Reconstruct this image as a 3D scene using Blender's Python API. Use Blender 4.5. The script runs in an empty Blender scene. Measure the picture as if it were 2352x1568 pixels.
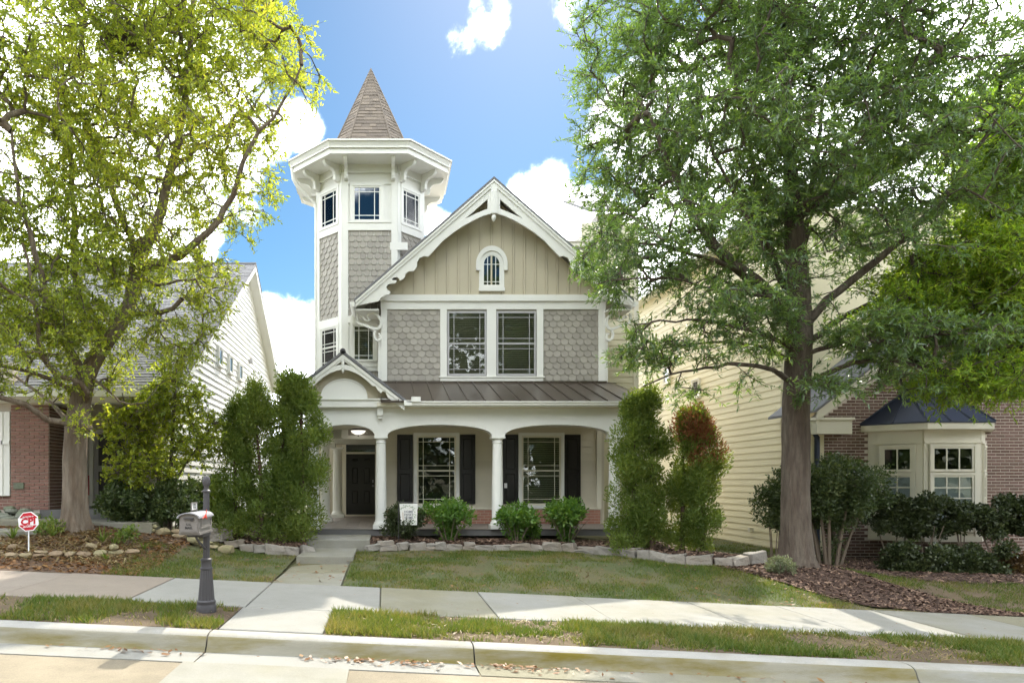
import bpy, math, random
import numpy as np
from mathutils import Vector, Matrix
from mathutils.geometry import tessellate_polygon

# ------------------------------------------------------------------ camera, light
sc = bpy.context.scene
COL = sc.collection
CZ = 1.62                       # eye height above the walk
F, PX, PY = 1568.0, 885.0, 1105.0   # photograph measurements: focal length and principal point
cd = bpy.data.cameras.new('camera')
cam = bpy.data.objects.new('camera', cd)
COL.objects.link(cam)
cam.location = (0, 0, CZ)
cam.rotation_euler = (math.radians(90), 0, 0)
cd.sensor_width = 36; cd.lens = 24.0
cd.shift_x = (1176 - PX) / 2352
cd.shift_y = (PY - 784) / 2352
cd.clip_end = 2000
sc.camera = cam
sc.view_settings.view_transform = 'Standard'
sc.view_settings.look = 'None'
sc.view_settings.gamma = 1
sc.view_settings.use_curve_mapping = False
sc.view_settings.exposure = 1.85

SUN_EL, SUN_AZ = 44.0, 14.0     # degrees; azimuth to the right of straight ahead
sd = bpy.data.lights.new('sun', 'SUN')
sd.energy = 2.1; sd.angle = math.radians(0.55); sd.color = (1.0, 0.93, 0.80)
sun = bpy.data.objects.new('sun', sd)
COL.objects.link(sun)
_e, _a = math.radians(SUN_EL), math.radians(SUN_AZ)
SUNV = Vector((math.sin(_a) * math.cos(_e), math.cos(_a) * math.cos(_e), math.sin(_e)))
sun.rotation_euler = SUNV.to_track_quat('Z', 'Y').to_euler()
sun.location = (0, 0, 40)

world = bpy.data.worlds.new('World')
sc.world = world
world.use_nodes = True
def build_world():
    nt = world.node_tree; N = nt.nodes; L = nt.links
    N.clear()
    out = N.new('ShaderNodeOutputWorld'); bg = N.new('ShaderNodeBackground')
    bg.inputs['Strength'].default_value = 0.15
    L.new(bg.outputs[0], out.inputs[0])
    sky = N.new('ShaderNodeTexSky'); sky.sky_type = 'NISHITA'; sky.sun_disc = False
    sky.sun_elevation = math.radians(SUN_EL); sky.sun_rotation = math.radians(SUN_AZ)
    sky.air_density = 1.0; sky.dust_density = 0.3; sky.ozone_density = 3.0
    tc = N.new('ShaderNodeTexCoord')
    def math_(op, a, b=None, c=None, clamp=False):
        n = N.new('ShaderNodeMath'); n.operation = op; n.use_clamp = clamp
        for i, v in enumerate((a, b, c)):
            if v is None: continue
            if hasattr(v, 'links'): L.new(v, n.inputs[i])
            else: n.inputs[i].default_value = v
        return n.outputs[0]
    def noise(scale, detail, rough, dist=0.0, vec=None):
        n = N.new('ShaderNodeTexNoise')
        n.inputs['Scale'].default_value = scale; n.inputs['Detail'].default_value = detail
        n.inputs['Roughness'].default_value = rough; n.inputs['Distortion'].default_value = dist
        L.new(vec or tc.outputs['Generated'], n.inputs['Vector'])
        return n.outputs['Fac']
    # cumulus banks standing in given directions (x, y of the photograph, half width in degrees)
    banks = [(1120, 45, 2.0, .85), (1060, 92, 1.5, .8), (675, 285, 2.0, 1.0), (600, 315, 2.4, 1.1), (300, 250, 10, 1.2), (60, 520, 11, 1.2), (665, 800, 4.2, 1.2),
             (610, 860, 5, 1.1), (1250, 520, 4.0, 1.3), (1340, 560, 4.5, 1.2), (1010, 520, 1.5, .9), (1750, 330, 10, 1.3), (2250, 250, 15, 1.3),
             (1600, 720, 10, 1.3), (1300, 15, 1.6, .7), (250, 750, 10, 1.1)]
    nrm = N.new('ShaderNodeVectorMath'); nrm.operation = 'NORMALIZE'
    L.new(tc.outputs['Generated'], nrm.inputs[0])
    acc = None
    for (x, y, r, w) in banks:
        d = Vector((x - PX, F, PY - y)).normalized()
        dt = N.new('ShaderNodeVectorMath'); dt.operation = 'DOT_PRODUCT'
        L.new(nrm.outputs[0], dt.inputs[0]); dt.inputs[1].default_value = d
        mr = N.new('ShaderNodeMapRange'); mr.interpolation_type = 'SMOOTHSTEP'
        mr.inputs['From Min'].default_value = math.cos(math.radians(r * 1.5)); mr.inputs['From Max'].default_value = 1.0
        mr.inputs['To Max'].default_value = w
        L.new(dt.outputs['Value'], mr.inputs['Value'])
        acc = mr.outputs[0] if acc is None else math_('MAXIMUM', acc, mr.outputs[0])
    # elsewhere: mostly unseen cumulus from noise, cover kept high to fill the shade
    big = noise(2.3, 3, .5)
    dv = N.new('ShaderNodeVectorMath'); dv.operation = 'DOT_PRODUCT'
    L.new(nrm.outputs[0], dv.inputs[0]); dv.inputs[1].default_value = Vector((60, F, 620)).normalized()
    hole = N.new('ShaderNodeMapRange'); hole.interpolation_type = 'SMOOTHSTEP'
    hole.inputs['From Min'].default_value = math.cos(math.radians(38)); hole.inputs['From Max'].default_value = math.cos(math.radians(18))
    hole.inputs['To Min'].default_value = 1.0; hole.inputs['To Max'].default_value = 0.0
    L.new(dv.outputs['Value'], hole.inputs['Value'])
    cover = N.new('ShaderNodeMapRange'); cover.interpolation_type = 'SMOOTHSTEP'
    cover.inputs['From Min'].default_value = .43; cover.inputs['From Max'].default_value = .60
    L.new(big, cover.inputs['Value'])
    acc = math_('MAXIMUM', acc, math_('MULTIPLY', cover.outputs[0], hole.outputs[0]))
    fine = math_('ADD', math_('MULTIPLY', noise(7.0, 10, .62, .5), .7), math_('MULTIPLY', noise(26.0, 8, .6, .3), .3))
    dens = math_('ADD', acc, math_('MULTIPLY', math_('SUBTRACT', fine, .5), 2.9))
    mask = N.new('ShaderNodeMapRange'); mask.interpolation_type = 'SMOOTHSTEP'
    mask.inputs['From Min'].default_value = .36; mask.inputs['From Max'].default_value = .92
    L.new(dens, mask.inputs['Value'])
    soft = math_('POWER', mask.outputs[0], 2.6)
    bright = math_('ADD', math_('MULTIPLY', noise(14, 6, .6), 3.0), CLOUD)
    hsv = N.new('ShaderNodeHueSaturation'); hsv.inputs['Hue'].default_value = .488; hsv.inputs['Saturation'].default_value = SKYSAT; hsv.inputs['Value'].default_value = SKYVAL
    L.new(sky.outputs[0], hsv.inputs['Color'])
    cl = N.new('ShaderNodeCombineColor')
    L.new(math_('MULTIPLY', bright, .97), cl.inputs[0]); L.new(bright, cl.inputs[1]); L.new(math_('MULTIPLY', bright, 1.02), cl.inputs[2])
    mix = N.new('ShaderNodeMix'); mix.data_type = 'RGBA'
    L.new(soft, mix.inputs['Factor']); L.new(hsv.outputs[0], mix.inputs[6]); L.new(cl.outputs[0], mix.inputs[7])
    L.new(mix.outputs[2], bg.inputs['Color'])
CLOUD, SKYSAT, SKYVAL = 15.0, 1.24, .255
build_world()

# ------------------------------------------------------------------ measuring
def X(x, d): return (x - PX) * d / F
def Z(y, d): return CZ + (PY - y) * d / F
def P(x, y, d): return Vector((X(x, d), d, Z(y, d)))

# ------------------------------------------------------------------ objects
WL = {}                                     # world location of each parent
def wl(o): return WL.get(o.name, Vector((0, 0, 0))) if o else Vector((0, 0, 0))
def link(o, parent=None):
    COL.objects.link(o)
    if parent: o.parent = parent
    return o
def tag(o, label=None, cat=None, group=None, kind=None):
    if label: o['label'] = label
    if cat: o['category'] = cat
    if group: o['group'] = group
    if kind: o['kind'] = kind
    return o
def empty(name, loc, label=None, cat=None, group=None, kind=None):
    o = bpy.data.objects.new(name, None); o.empty_display_size = .2
    o.location = loc; link(o); WL[o.name] = Vector(loc)
    return tag(o, label, cat, group, kind)
def obj(name, me, parent=None, loc=(0, 0, 0)):
    """loc is a world position"""
    o = bpy.data.objects.new(name, me); link(o, parent)
    o.location = Vector(loc) - wl(parent)
    WL[o.name] = Vector(loc)
    return o

class Face:
    """an upright plane: u along, z up, n outward"""
    def __init__(s, O, U, N):
        s.O = Vector(O); s.U = Vector(U).normalized(); s.N = Vector(N).normalized()
    def __call__(s, u, z, n=0.0):
        p = s.O + s.U * u + s.N * n
        return Vector((p.x, p.y, p.z + z))
    def mat(s):
        m = Matrix((s.U, s.N, Vector((0, 0, 1)))).transposed().to_4x4()
        return m
def front(d): return Face((0, d, 0), (1, 0, 0), (0, -1, 0))

class TB:
    """trim: every board its own object"""
    def __init__(s, name, mat, parent): s.a = (name, mat, parent)
    def fbox(s, *q):
        m = MB(); m.fbox(*q); m.build(s.a[0], s.a[1], s.a[2])
class MB:
    def __init__(s): s.v = []; s.f = []
    def add(s, vs, fs):
        b = len(s.v); s.v += [tuple(v) for v in vs]; s.f += [tuple(b + i for i in f) for f in fs]
    def hexa(s, p):                          # 8 corners: bottom loop 0-3, top loop 4-7
        s.add(p, [(0, 3, 2, 1), (4, 5, 6, 7), (0, 1, 5, 4), (1, 2, 6, 5), (2, 3, 7, 6), (3, 0, 4, 7)])
    def box(s, x0, x1, y0, y1, z0, z1):
        s.hexa([(x0, y0, z0), (x1, y0, z0), (x1, y1, z0), (x0, y1, z0), (x0, y0, z1), (x1, y0, z1), (x1, y1, z1), (x0, y1, z1)])
    def fbox(s, fc, u0, u1, z0, z1, n0, n1):
        s.hexa([fc(u0, z0, n1), fc(u1, z0, n1), fc(u1, z0, n0), fc(u0, z0, n0), fc(u0, z1, n1), fc(u1, z1, n1), fc(u1, z1, n0), fc(u0, z1, n0)])
    def bevbox(s, fc, u0, u1, z0, z1, n0, n1, b):   # front edges chamfered
        p = [fc(u0, z0, n0), fc(u1, z0, n0), fc(u1, z1, n0), fc(u0, z1, n0),
             fc(u0, z0, n1 - b), fc(u1, z0, n1 - b), fc(u1, z1, n1 - b), fc(u0, z1, n1 - b),
             fc(u0 + b, z0 + b, n1), fc(u1 - b, z0 + b, n1), fc(u1 - b, z1 - b, n1), fc(u0 + b, z1 - b, n1)]
        q = [(0, 1, 2, 3), (8, 9, 10, 11)]
        for a in (0, 4):
            for i in range(4):
                j = (i + 1) % 4; q.append((a + i, a + j, a + 4 + j, a + 4 + i))
        s.add(p, q)
    def quad(s, a, b, c, d): s.add([a, b, c, d], [(0, 1, 2, 3)])
    def slab(s, a, b, c, d, t):              # a quad with thickness t (vector)
        t = Vector(t); p = [Vector(q) for q in (a, b, c, d)]
        s.hexa(p + [q + t for q in p])
    def tube(s, pts, rad, n=6, cap=True):
        pts = [Vector(p) for p in pts]; m = len(pts)
        if not hasattr(rad, '__len__'): rad = [rad] * m
        vs, fs = [], []
        ref = None
        for i, p in enumerate(pts):
            t = (pts[min(i + 1, m - 1)] - pts[max(i - 1, 0)])
            t = t.normalized() if t.length > 1e-9 else Vector((0, 0, 1))
            if ref is None: ref = Vector((1, 0, 0)) if abs(t.x) < .8 else Vector((0, 1, 0))
            a = (ref - t * ref.dot(t)).normalized(); ref = a; b = t.cross(a)
            for k in range(n):
                an = 2 * math.pi * k / n
                vs.append(p + (a * math.cos(an) + b * math.sin(an)) * rad[i])
        for i in range(m - 1):
            for k in range(n):
                l = (k + 1) % n
                fs.append((i * n + k, i * n + l, (i + 1) * n + l, (i + 1) * n + k))
        if cap:
            fs.append(tuple(range(n - 1, -1, -1))); fs.append(tuple((m - 1) * n + k for k in range(n)))
        s.add(vs, fs)
    def lathe(s, c, prof, n=16, flute=0):    # prof: (radius, z) pairs from the bottom up
        vs, fs = [], []
        for (r, z) in prof:
            for k in range(n):
                an = 2 * math.pi * k / n
                rr = r * (1 - (flute if k % 2 else 0))
                vs.append((c[0] + rr * math.cos(an), c[1] + rr * math.sin(an), c[2] + z))
        for i in range(len(prof) - 1):
            for k in range(n):
                l = (k + 1) % n
                fs.append((i * n + k, i * n + l, (i + 1) * n + l, (i + 1) * n + k))
        fs.append(tuple(range(n - 1, -1, -1))); fs.append(tuple((len(prof) - 1) * n + k for k in range(n)))
        s.add(vs, fs)
    def plate(s, loops, mp, w0, w1):
        """flat outline with holes, given thickness; mp(u, v, w) -> world"""
        tri = tessellate_polygon([[Vector((u, v, 0)) for u, v in lp] for lp in loops])
        flat = [q for lp in loops for q in lp]; n = len(flat)
        vs = [mp(u, v, w0) for u, v in flat] + [mp(u, v, w1) for u, v in flat]
        fs = [(a, b, c) for a, b, c in tri] + [(c + n, b + n, a + n) for a, b, c in tri]
        o = 0
        for lp in loops:
            m = len(lp)
            for i in range(m):
                j = (i + 1) % m; fs.append((o + i, o + j, n + o + j, n + o + i))
            o += m
        s.add(vs, fs)
    def mesh(s, name, mat, off=Vector((0, 0, 0)), smooth=False):
        me = bpy.data.meshes.new(name)
        me.from_pydata([(a - off.x, b - off.y, c - off.z) for a, b, c in s.v], [], s.f)
        if mat: me.materials.append(mat)
        if len(s.f) < 60000:
            import bmesh
            bm = bmesh.new(); bm.from_mesh(me)
            bmesh.ops.recalc_face_normals(bm, faces=bm.faces); bm.to_mesh(me); bm.free()
        if smooth:
            me.polygons.foreach_set('use_smooth', [True] * len(me.polygons))
            try: me.set_sharp_from_angle(angle=math.radians(38))
            except Exception: pass
        return me
    def build(s, name, mat, parent=None, smooth=False, loc=None):
        """vertices are in world coordinates"""
        off = wl(parent) if parent else Vector(loc or (0, 0, 0))
        return obj(name, s.mesh(name, mat, off, smooth), parent, off)

def np_mesh(name, V, Fq, mat, parent=None, kind=None, off=None, smooth=False, mats=None):
    """fast mesh from numpy: V (n,3) world, Fq (m,k) indices"""
    off = Vector(off) if off is not None else wl(parent)
    me = bpy.data.meshes.new(name)
    V = np.asarray(V, dtype=np.float32) - np.array(off, dtype=np.float32)
    Fq = np.asarray(Fq, dtype=np.int32); m, k = Fq.shape
    me.vertices.add(len(V)); me.vertices.foreach_set('co', V.ravel())
    me.loops.add(m * k); me.loops.foreach_set('vertex_index', Fq.ravel())
    me.polygons.add(m); me.polygons.foreach_set('loop_start', np.arange(0, m * k, k, dtype=np.int32))
    if smooth: me.polygons.foreach_set('use_smooth', np.ones(m, dtype=bool))
    me.update(calc_edges=True)
    for q in (mats or [mat]): me.materials.append(q)
    o = obj(name, me, parent, off)
    if kind: o['kind'] = kind
    return o

# ------------------------------------------------------------------ materials
def mat_base(name):
    m = bpy.data.materials.new(name); m.use_nodes = True
    nt = m.node_tree; nt.nodes.clear()
    return m, nt, nt.nodes, nt.links
def ramp(N, L, src, stops):
    r = N.new('ShaderNodeValToRGB'); e = r.color_ramp.elements
    while len(e) < len(stops): e.new(.5)
    for i, (p, c) in enumerate(stops): e[i].position = p; e[i].color = (*c, 1)
    L.new(src, r.inputs[0]); return r.outputs[0]
def PM(name, col, rough=.6, var=.12, scale=3.0, bump=.0, bscale=40, spec=.4, rnd=0.0, island=0.0, tint=None, tscale=1.2, tamt=.5, stretch=None, metal=0.0, speck=0.0):
    """painted / mineral surface: base colour with broad and fine variation, optional second tint, piece-to-piece change"""
    m, nt, N, L = mat_base(name)
    out = N.new('ShaderNodeOutputMaterial'); b = N.new('ShaderNodeBsdfPrincipled')
    L.new(b.outputs[0], out.inputs[0])
    tc = N.new('ShaderNodeTexCoord')
    geo = N.new('ShaderNodeNewGeometry')
    vec = geo.outputs['Position']
    if stretch:
        mp = N.new('ShaderNodeMapping'); mp.inputs['Scale'].default_value = stretch
        L.new(vec, mp.inputs[0]); vec = mp.outputs[0]
    def noise(s, d=5, r=.6):
        n = N.new('ShaderNodeTexNoise'); n.inputs['Scale'].default_value = s; n.inputs['Detail'].default_value = d; n.inputs['Roughness'].default_value = r
        L.new(vec, n.inputs['Vector']); return n.outputs['Fac']
    def mth(op, a, b_):
        n = N.new('ShaderNodeMath'); n.operation = op
        for i, v in enumerate((a, b_)):
            if hasattr(v, 'links'): L.new(v, n.inputs[i])
            else: n.inputs[i].default_value = v
        return n.outputs[0]
    f = mth('ADD', mth('MULTIPLY', mth('SUBTRACT', noise(scale), .5), 2 * var), 1.0)
    f = mth('ADD', f, mth('MULTIPLY', mth('SUBTRACT', noise(scale * 14, 4), .5), var))
    if speck: f = mth('ADD', f, mth('MULTIPLY', mth('SUBTRACT', noise(70, 3, .8), .5), 2 * speck))
    if rnd:
        oi = N.new('ShaderNodeObjectInfo')
        f = mth('ADD', f, mth('MULTIPLY', mth('SUBTRACT', oi.outputs['Random'], .5), 2 * rnd))
    if island:
        f = mth('ADD', f, mth('MULTIPLY', mth('SUBTRACT', geo.outputs['Random Per Island'], .5), 2 * island))
    base = None
    if tint:
        mx = N.new('ShaderNodeMix'); mx.data_type = 'RGBA'
        mr = N.new('ShaderNodeMapRange'); mr.inputs['From Min'].default_value = .42; mr.inputs['From Max'].default_value = .66; mr.inputs['To Max'].default_value = tamt
        src = noise(tscale, 6, .62)
        if island or rnd:
            src = mth('ADD', mth('MULTIPLY', src, .6), mth('MULTIPLY', (geo.outputs['Random Per Island'] if island else oi.outputs['Random']), .42))
        L.new(src, mr.inputs[0]); L.new(mr.outputs[0], mx.inputs['Factor'])
        mx.inputs[6].default_value = (*col, 1); mx.inputs[7].default_value = (*tint, 1)
        base = mx.outputs[2]
    mul = N.new('ShaderNodeMix'); mul.data_type = 'RGBA'; mul.blend_type = 'MULTIPLY'; mul.inputs['Factor'].default_value = 1
    if base: L.new(base, mul.inputs[6])
    else: mul.inputs[6].default_value = (*col, 1)
    cc = N.new('ShaderNodeCombineColor')
    for i in range(3): L.new(f, cc.inputs[i])
    L.new(cc.outputs[0], mul.inputs[7])
    L.new(mul.outputs[2], b.inputs['Base Color'])
    b.inputs['Roughness'].default_value = rough; b.inputs['Specular IOR Level'].default_value = spec; b.inputs['Metallic'].default_value = metal
    if bump:
        bp = N.new('ShaderNodeBump'); bp.inputs['Strength'].default_value = min(bump, 1); bp.inputs['Distance'].default_value = .02 * max(bump, 1)
        L.new(noise(bscale, 5, .65), bp.inputs['Height']); L.new(bp.outputs[0], b.inputs['Normal'])
    return m
def leaf_mat(name, stops, trans, tamt=.45, gloss=.35, nscale=.35, isl=.55, rough=.45):
    """thin leaf: reflects its own green, lets yellow-green through; leaf to leaf and bough to bough change"""
    m, nt, N, L = mat_base(name)
    out = N.new('ShaderNodeOutputMaterial')
    geo = N.new('ShaderNodeNewGeometry')
    n = N.new('ShaderNodeTexNoise'); n.inputs['Scale'].default_value = nscale; n.inputs['Detail'].default_value = 4
    L.new(geo.outputs['Position'], n.inputs['Vector'])
    a = N.new('ShaderNodeMath'); a.operation = 'MULTIPLY'; a.inputs[1].default_value = isl; L.new(geo.outputs['Random Per Island'], a.inputs[0])
    b = N.new('ShaderNodeMath'); b.operation = 'MULTIPLY_ADD'; b.inputs[1].default_value = (1 - isl) * 1.6; L.new(n.outputs['Fac'], b.inputs[0]); L.new(a.outputs[0], b.inputs[2])
    c = N.new('ShaderNodeMath'); c.operation = 'SUBTRACT'; c.inputs[1].default_value = (1 - isl) * .3; L.new(b.outputs[0], c.inputs[0])
    col = ramp(N, L, c.outputs[0], stops)
    pr = N.new('ShaderNodeBsdfPrincipled'); L.new(col, pr.inputs['Base Color'])
    pr.inputs['Roughness'].default_value = rough; pr.inputs['Specular IOR Level'].default_value = gloss
    tl = N.new('ShaderNodeBsdfTranslucent')
    mu = N.new('ShaderNodeMix'); mu.data_type = 'RGBA'; mu.blend_type = 'MULTIPLY'; mu.inputs['Factor'].default_value = 1
    L.new(col, mu.inputs[6]); mu.inputs[7].default_value = (*trans, 1)
    L.new(mu.outputs[2], tl.inputs['Color'])
    mx = N.new('ShaderNodeMixShader'); mx.inputs[0].default_value = tamt
    L.new(pr.outputs[0], mx.inputs[1]); L.new(tl.outputs[0], mx.inputs[2]); L.new(mx.outputs[0], out.inputs[0])
    return m
def glass_mat(name, tint=(.85, .9, .9), ior=1.5, gl=1.0):
    m, nt, N, L = mat_base(name)
    out = N.new('ShaderNodeOutputMaterial')
    t = N.new('ShaderNodeBsdfTransparent'); t.inputs[0].default_value = (*tint, 1)
    g = N.new('ShaderNodeBsdfGlossy'); g.inputs['Roughness'].default_value = .015; g.inputs['Color'].default_value = (gl, gl, gl, 1)
    bp = N.new('ShaderNodeBump'); bp.inputs['Strength'].default_value = .025; bp.inputs['Distance'].default_value = .02
    nz = N.new('ShaderNodeTexNoise'); nz.inputs['Scale'].default_value = 1.6
    L.new(nz.outputs['Fac'], bp.inputs['Height']); L.new(bp.outputs[0], g.inputs['Normal'])
    fr = N.new('ShaderNodeFresnel'); fr.inputs[0].default_value = ior
    mx = N.new('ShaderNodeMixShader'); L.new(fr.outputs[0], mx.inputs[0])
    L.new(t.outputs[0], mx.inputs[1]); L.new(g.outputs[0], mx.inputs[2]); L.new(mx.outputs[0], out.inputs[0])
    return m

M = {}
M['white'] = PM('white_paint', (.77, .765, .72), .5, .05, 1.5, .04, 60)
M['cream'] = PM('cream_paint', (.70, .66, .54), .5, .04, 1.5, .04, 60)
M['scale'] = PM('taupe_shingle_paint', (.335, .31, .27), .62, .06, 2.0, .10, 55, rnd=.13)
M['scale_i'] = PM('taupe_shingle_paint_joined', (.335, .31, .27), .62, .06, 2.0, .10, 55, island=.13)
M['board'] = PM('beige_board_paint', (.53, .475, .355), .6, .05, 1.5, .06, 50, rnd=.03)
M['lap'] = PM('beige_lap_paint', (.56, .51, .40), .6, .05, 1.5, .05, 50, rnd=.045)
M['yellow'] = PM('pale_yellow_lap_paint', (.70, .65, .48), .6, .05, 1.2, .05, 50, rnd=.03)
M['yellow2'] = PM('cream_yellow_lap_paint', (.74, .67, .46), .6, .05, 1.2, .05, 50, rnd=.05)
M['whitelap'] = PM('white_lap_paint', (.80, .79, .77), .55, .04, 1.2, .04, 50, rnd=.02)
M['black'] = PM('black_gloss_paint', (.013, .011, .011), .35, .2, 2.0, .03, 60)
M['door'] = PM('black_door_paint', (.020, .018, .017), .26, .2, 2.0, .03, 60)
M['spire'] = PM('brown_asphalt_shingle', (.175, .145, .118), .9, .12, 3.0, .4, 120, island=.13, tint=(.215, .175, .135), tscale=2)
M['greyroof'] = PM('grey_asphalt_shingle', (.17, .17, .18), .9, .12, 3.0, .4, 120, island=.25)
M['bronze'] = PM('bronze_metal_roof', (.075, .058, .043), .36, .12, .8, .03, 14, spec=.5, metal=.35)
M['navy'] = PM('dark_blue_metal_roof', (.022, .030, .055), .38, .1, .8, .03, 14, spec=.5, metal=.2)
M['dark'] = PM('dark_interior', (.018, .016, .015), .9, .1)
M['blind_or_reflection'] = PM('window_blind', (.40, .36, .26), .6, .08, 2)
M['pale_reflection'] = PM('painted_reflection', (.80, .80, .86), .8, .1, 5, .2, 8)  # board colour that imitates bright reflections in the glass
M['glass'] = glass_mat('window_glass', (.80, .84, .82), 1.45)
M['glassd'] = glass_mat('window_glass_dark', (.5, .55, .6), 1.95)
M['greyframe'] = PM('grey_window_frame', (.42, .41, .42), .5, .04)
M['brick'] = PM('red_brown_brick', (.165, .100, .076), .85, .12, 5, .35, 90, rnd=.26, tint=(.13, .075, .062), tscale=3, tamt=.8)
M['brick_i'] = PM('red_brown_brick_joined', (.165, .100, .076), .85, .12, 5, .35, 90, island=.26, tint=(.13, .075, .062), tscale=3, tamt=.8)
M['brick2'] = PM('rose_brick', (.27, .15, .12), .85, .12, 5, .35, 90, rnd=.25, tint=(.20, .10, .08), tscale=3, tamt=.8)
M['brick3'] = PM('salmon_brick', (.42, .20, .14), .85, .12, 5, .35, 90, rnd=.18, tint=(.30, .15, .11), tscale=3, tamt=.7)
M['mortar'] = PM('mortar', (.50, .43, .36), .95, .08, 6, .3, 80)
M['mortar2'] = PM('grey_mortar', (.60, .53, .46), .95, .08, 6, .3, 80)
M['concrete'] = PM('concrete', (.245, .238, .212), .88, .16, 2.6, .25, 110, rnd=.06, tint=(.17, .155, .095), tscale=.75, tamt=.85, speck=.22)
M['concrete_l'] = PM('tan_concrete', (.25, .21, .172), .88, .16, 2.6, .25, 110, rnd=.06, tint=(.19, .155, .12), tscale=1.1, tamt=.6, speck=.22)
M['kerb'] = PM('kerb_concrete', (.31, .30, .275), .88, .10, 1.8, .25, 90, tint=(.24, .22, .17), tscale=1.6, tamt=.7, speck=.22)
M['moss'] = PM('mossy_kerb_face', (.235, .22, .17), .92, .22, 2.0, .3, 90, tint=(.135, .105, .012), tscale=1.5, tamt=1.0, stretch=(.5, 1, 2.5))
M['moss2'] = PM('lightly_mossed_kerb_face', (.265, .26, .235), .92, .18, 2.0, .3, 90, tint=(.17, .145, .05), tscale=1.2, tamt=.7, stretch=(.5, 1, 2.5))
M['slate'] = PM('grey_porch_slab', (.16, .155, .15), .8, .12, 2, .2, 60, tint=(.10, .10, .10), tscale=2)
M['tile'] = PM('porch_tile', (.22, .19, .165), .6, .10, 2, .1, 40, rnd=.12)
M['road'] = PM('worn_asphalt', (.22, .185, .13), .95, .16, 1.4, .5, 160, tint=(.32, .27, .19), tscale=.8, tamt=.8, speck=.4)
M['turf_dry'] = PM('dry_turf_floor', (.13, .095, .055), .95, .25, 1.2, .9, 45, tint=(.085, .055, .035), tscale=1.4, tamt=.9)
M['straw'] = leaf_mat('straw', [(.05, (.13, .09, .045)), (.5, (.24, .18, .09)), (.95, (.34, .28, .15))], (1.3, 1.2, .8), .25, .2, 2)
M['soil'] = PM('bare_soil', (.13, .085, .055), .95, .25, 2, .8, 30, tint=(.075, .05, .035), tscale=3)
M['turf'] = PM('turf_floor', (.075, .088, .033), .95, .22, 1.2, .9, 45, tint=(.13, .10, .05), tscale=.9, tamt=.9)
M['mulch'] = PM('mulch_floor', (.080, .047, .034), .95, .3, 4, 1.0, 40)
M['chip'] = PM('mulch_chip', (.105, .060, .042), .9, .2, 6, .4, 60, island=.6, tint=(.22, .145, .10), tscale=2, tamt=.8)
M['stone'] = PM('pale_fieldstone', (.31, .285, .25), .92, .3, 5, 1.2, 22, rnd=.25, tint=(.19, .155, .12), tscale=5, tamt=.8)
M['stone_r'] = PM('river_stone', (.30, .22, .14), .85, .2, 4, .5, 25, rnd=.25, tint=(.20, .19, .10), tscale=3, tamt=.8)
M['stone_g'] = PM('greenish_stone', (.20, .21, .17), .9, .2, 4, .6, 25, rnd=.25, tint=(.12, .14, .09), tscale=3, tamt=.8)
M['iron'] = PM('dark_grey_cast_metal', (.062, .058, .062), .5, .1, 4, .08, 60)
M['mailgrey'] = PM('grey_mailbox_paint', (.19, .175, .165), .42, .06, 3)
M['mailtop'] = PM('pale_mailbox_roof', (.27, .27, .29), .38, .06, 3)
M['red'] = PM('red_flag_paint', (.62, .05, .03), .45, .06, 3)
M['signred'] = PM('sign_red', (.50, .015, .03), .5, .04, 3)
M['signwhite'] = PM('sign_white', (.80, .80, .80), .5, .03, 3)
M['ink'] = PM('grey_print', (.10, .10, .13), .7, .05)
M['sage'] = PM('sage_print', (.24, .30, .20), .7, .2, 20)
M['linen'] = PM('linen_flag', (.72, .71, .67), .8, .05, 8, .1, 60)
M['mailink'] = PM('mailbox_lettering', (.03, .03, .03), .6, .05)
def glow_mat(name, col, e):
    m, nt, N, L = mat_base(name); out = N.new('ShaderNodeOutputMaterial'); b = N.new('ShaderNodeBsdfPrincipled'); L.new(b.outputs[0], out.inputs[0])
    b.inputs['Base Color'].default_value = (*col, 1); b.inputs['Roughness'].default_value = .3
    b.inputs['Emission Color'].default_value = (1, .93, .82, 1); b.inputs['Emission Strength'].default_value = e
    return m
M['lamp'] = glow_mat('lit_glass_bowl', (.85, .82, .76), .35) if True else PM('frosted_glass_bowl', (.85, .82, .76), .3, .02)
M['bark'] = PM('grey_brown_bark', (.155, .115, .082), .9, .6, 5, 2.5, 9, stretch=(3.6, 3.6, .6), tint=(.25, .21, .165), tscale=1.6, tamt=.75)
M['bark2'] = PM('dark_oak_bark', (.095, .070, .054), .9, .6, 5, 2.5, 9, stretch=(3.6, 3.6, .6), tint=(.19, .16, .125), tscale=1.6, tamt=.75)
M['twig'] = PM('twig_bark', (.10, .08, .062), .9, .2, 5)
M['stem'] = PM('shrub_stem', (.20, .155, .115), .9, .2, 6, .4, 40)
M['duskstem'] = PM('cypress_bark', (.10, .062, .045), .95, .25, 6, .6, 30, stretch=(4, 4, 1))
M['l_left'] = leaf_mat('yellow_green_oak_leaf', [(.05, (.09, .135, .03)), (.42, (.175, .225, .042)), (.75, (.27, .295, .05)), (.99, (.38, .32, .06))], (2.8, 2.65, 1.0), .50, .45, .28)
M['l_right'] = leaf_mat('willow_oak_leaf', [(.05, (.060, .105, .068)), (.5, (.095, .155, .078)), (.85, (.15, .215, .07)), (.99, (.30, .22, .05))], (2.6, 2.6, .65), .44, .9, .30, rough=.36)
M['l_bright'] = leaf_mat('bright_background_leaf', [(.05, (.08, .15, .033)), (.5, (.155, .235, .042)), (.95, (.27, .30, .05))], (2.6, 2.7, .9), .5, .4, .3)
M['l_far'] = leaf_mat('far_woodland_leaf', [(.05, (.035, .055, .02)), (.5, (.055, .08, .025)), (.95, (.10, .10, .03))], (1.4, 1.5, .6), .35, .3, .05)
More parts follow.
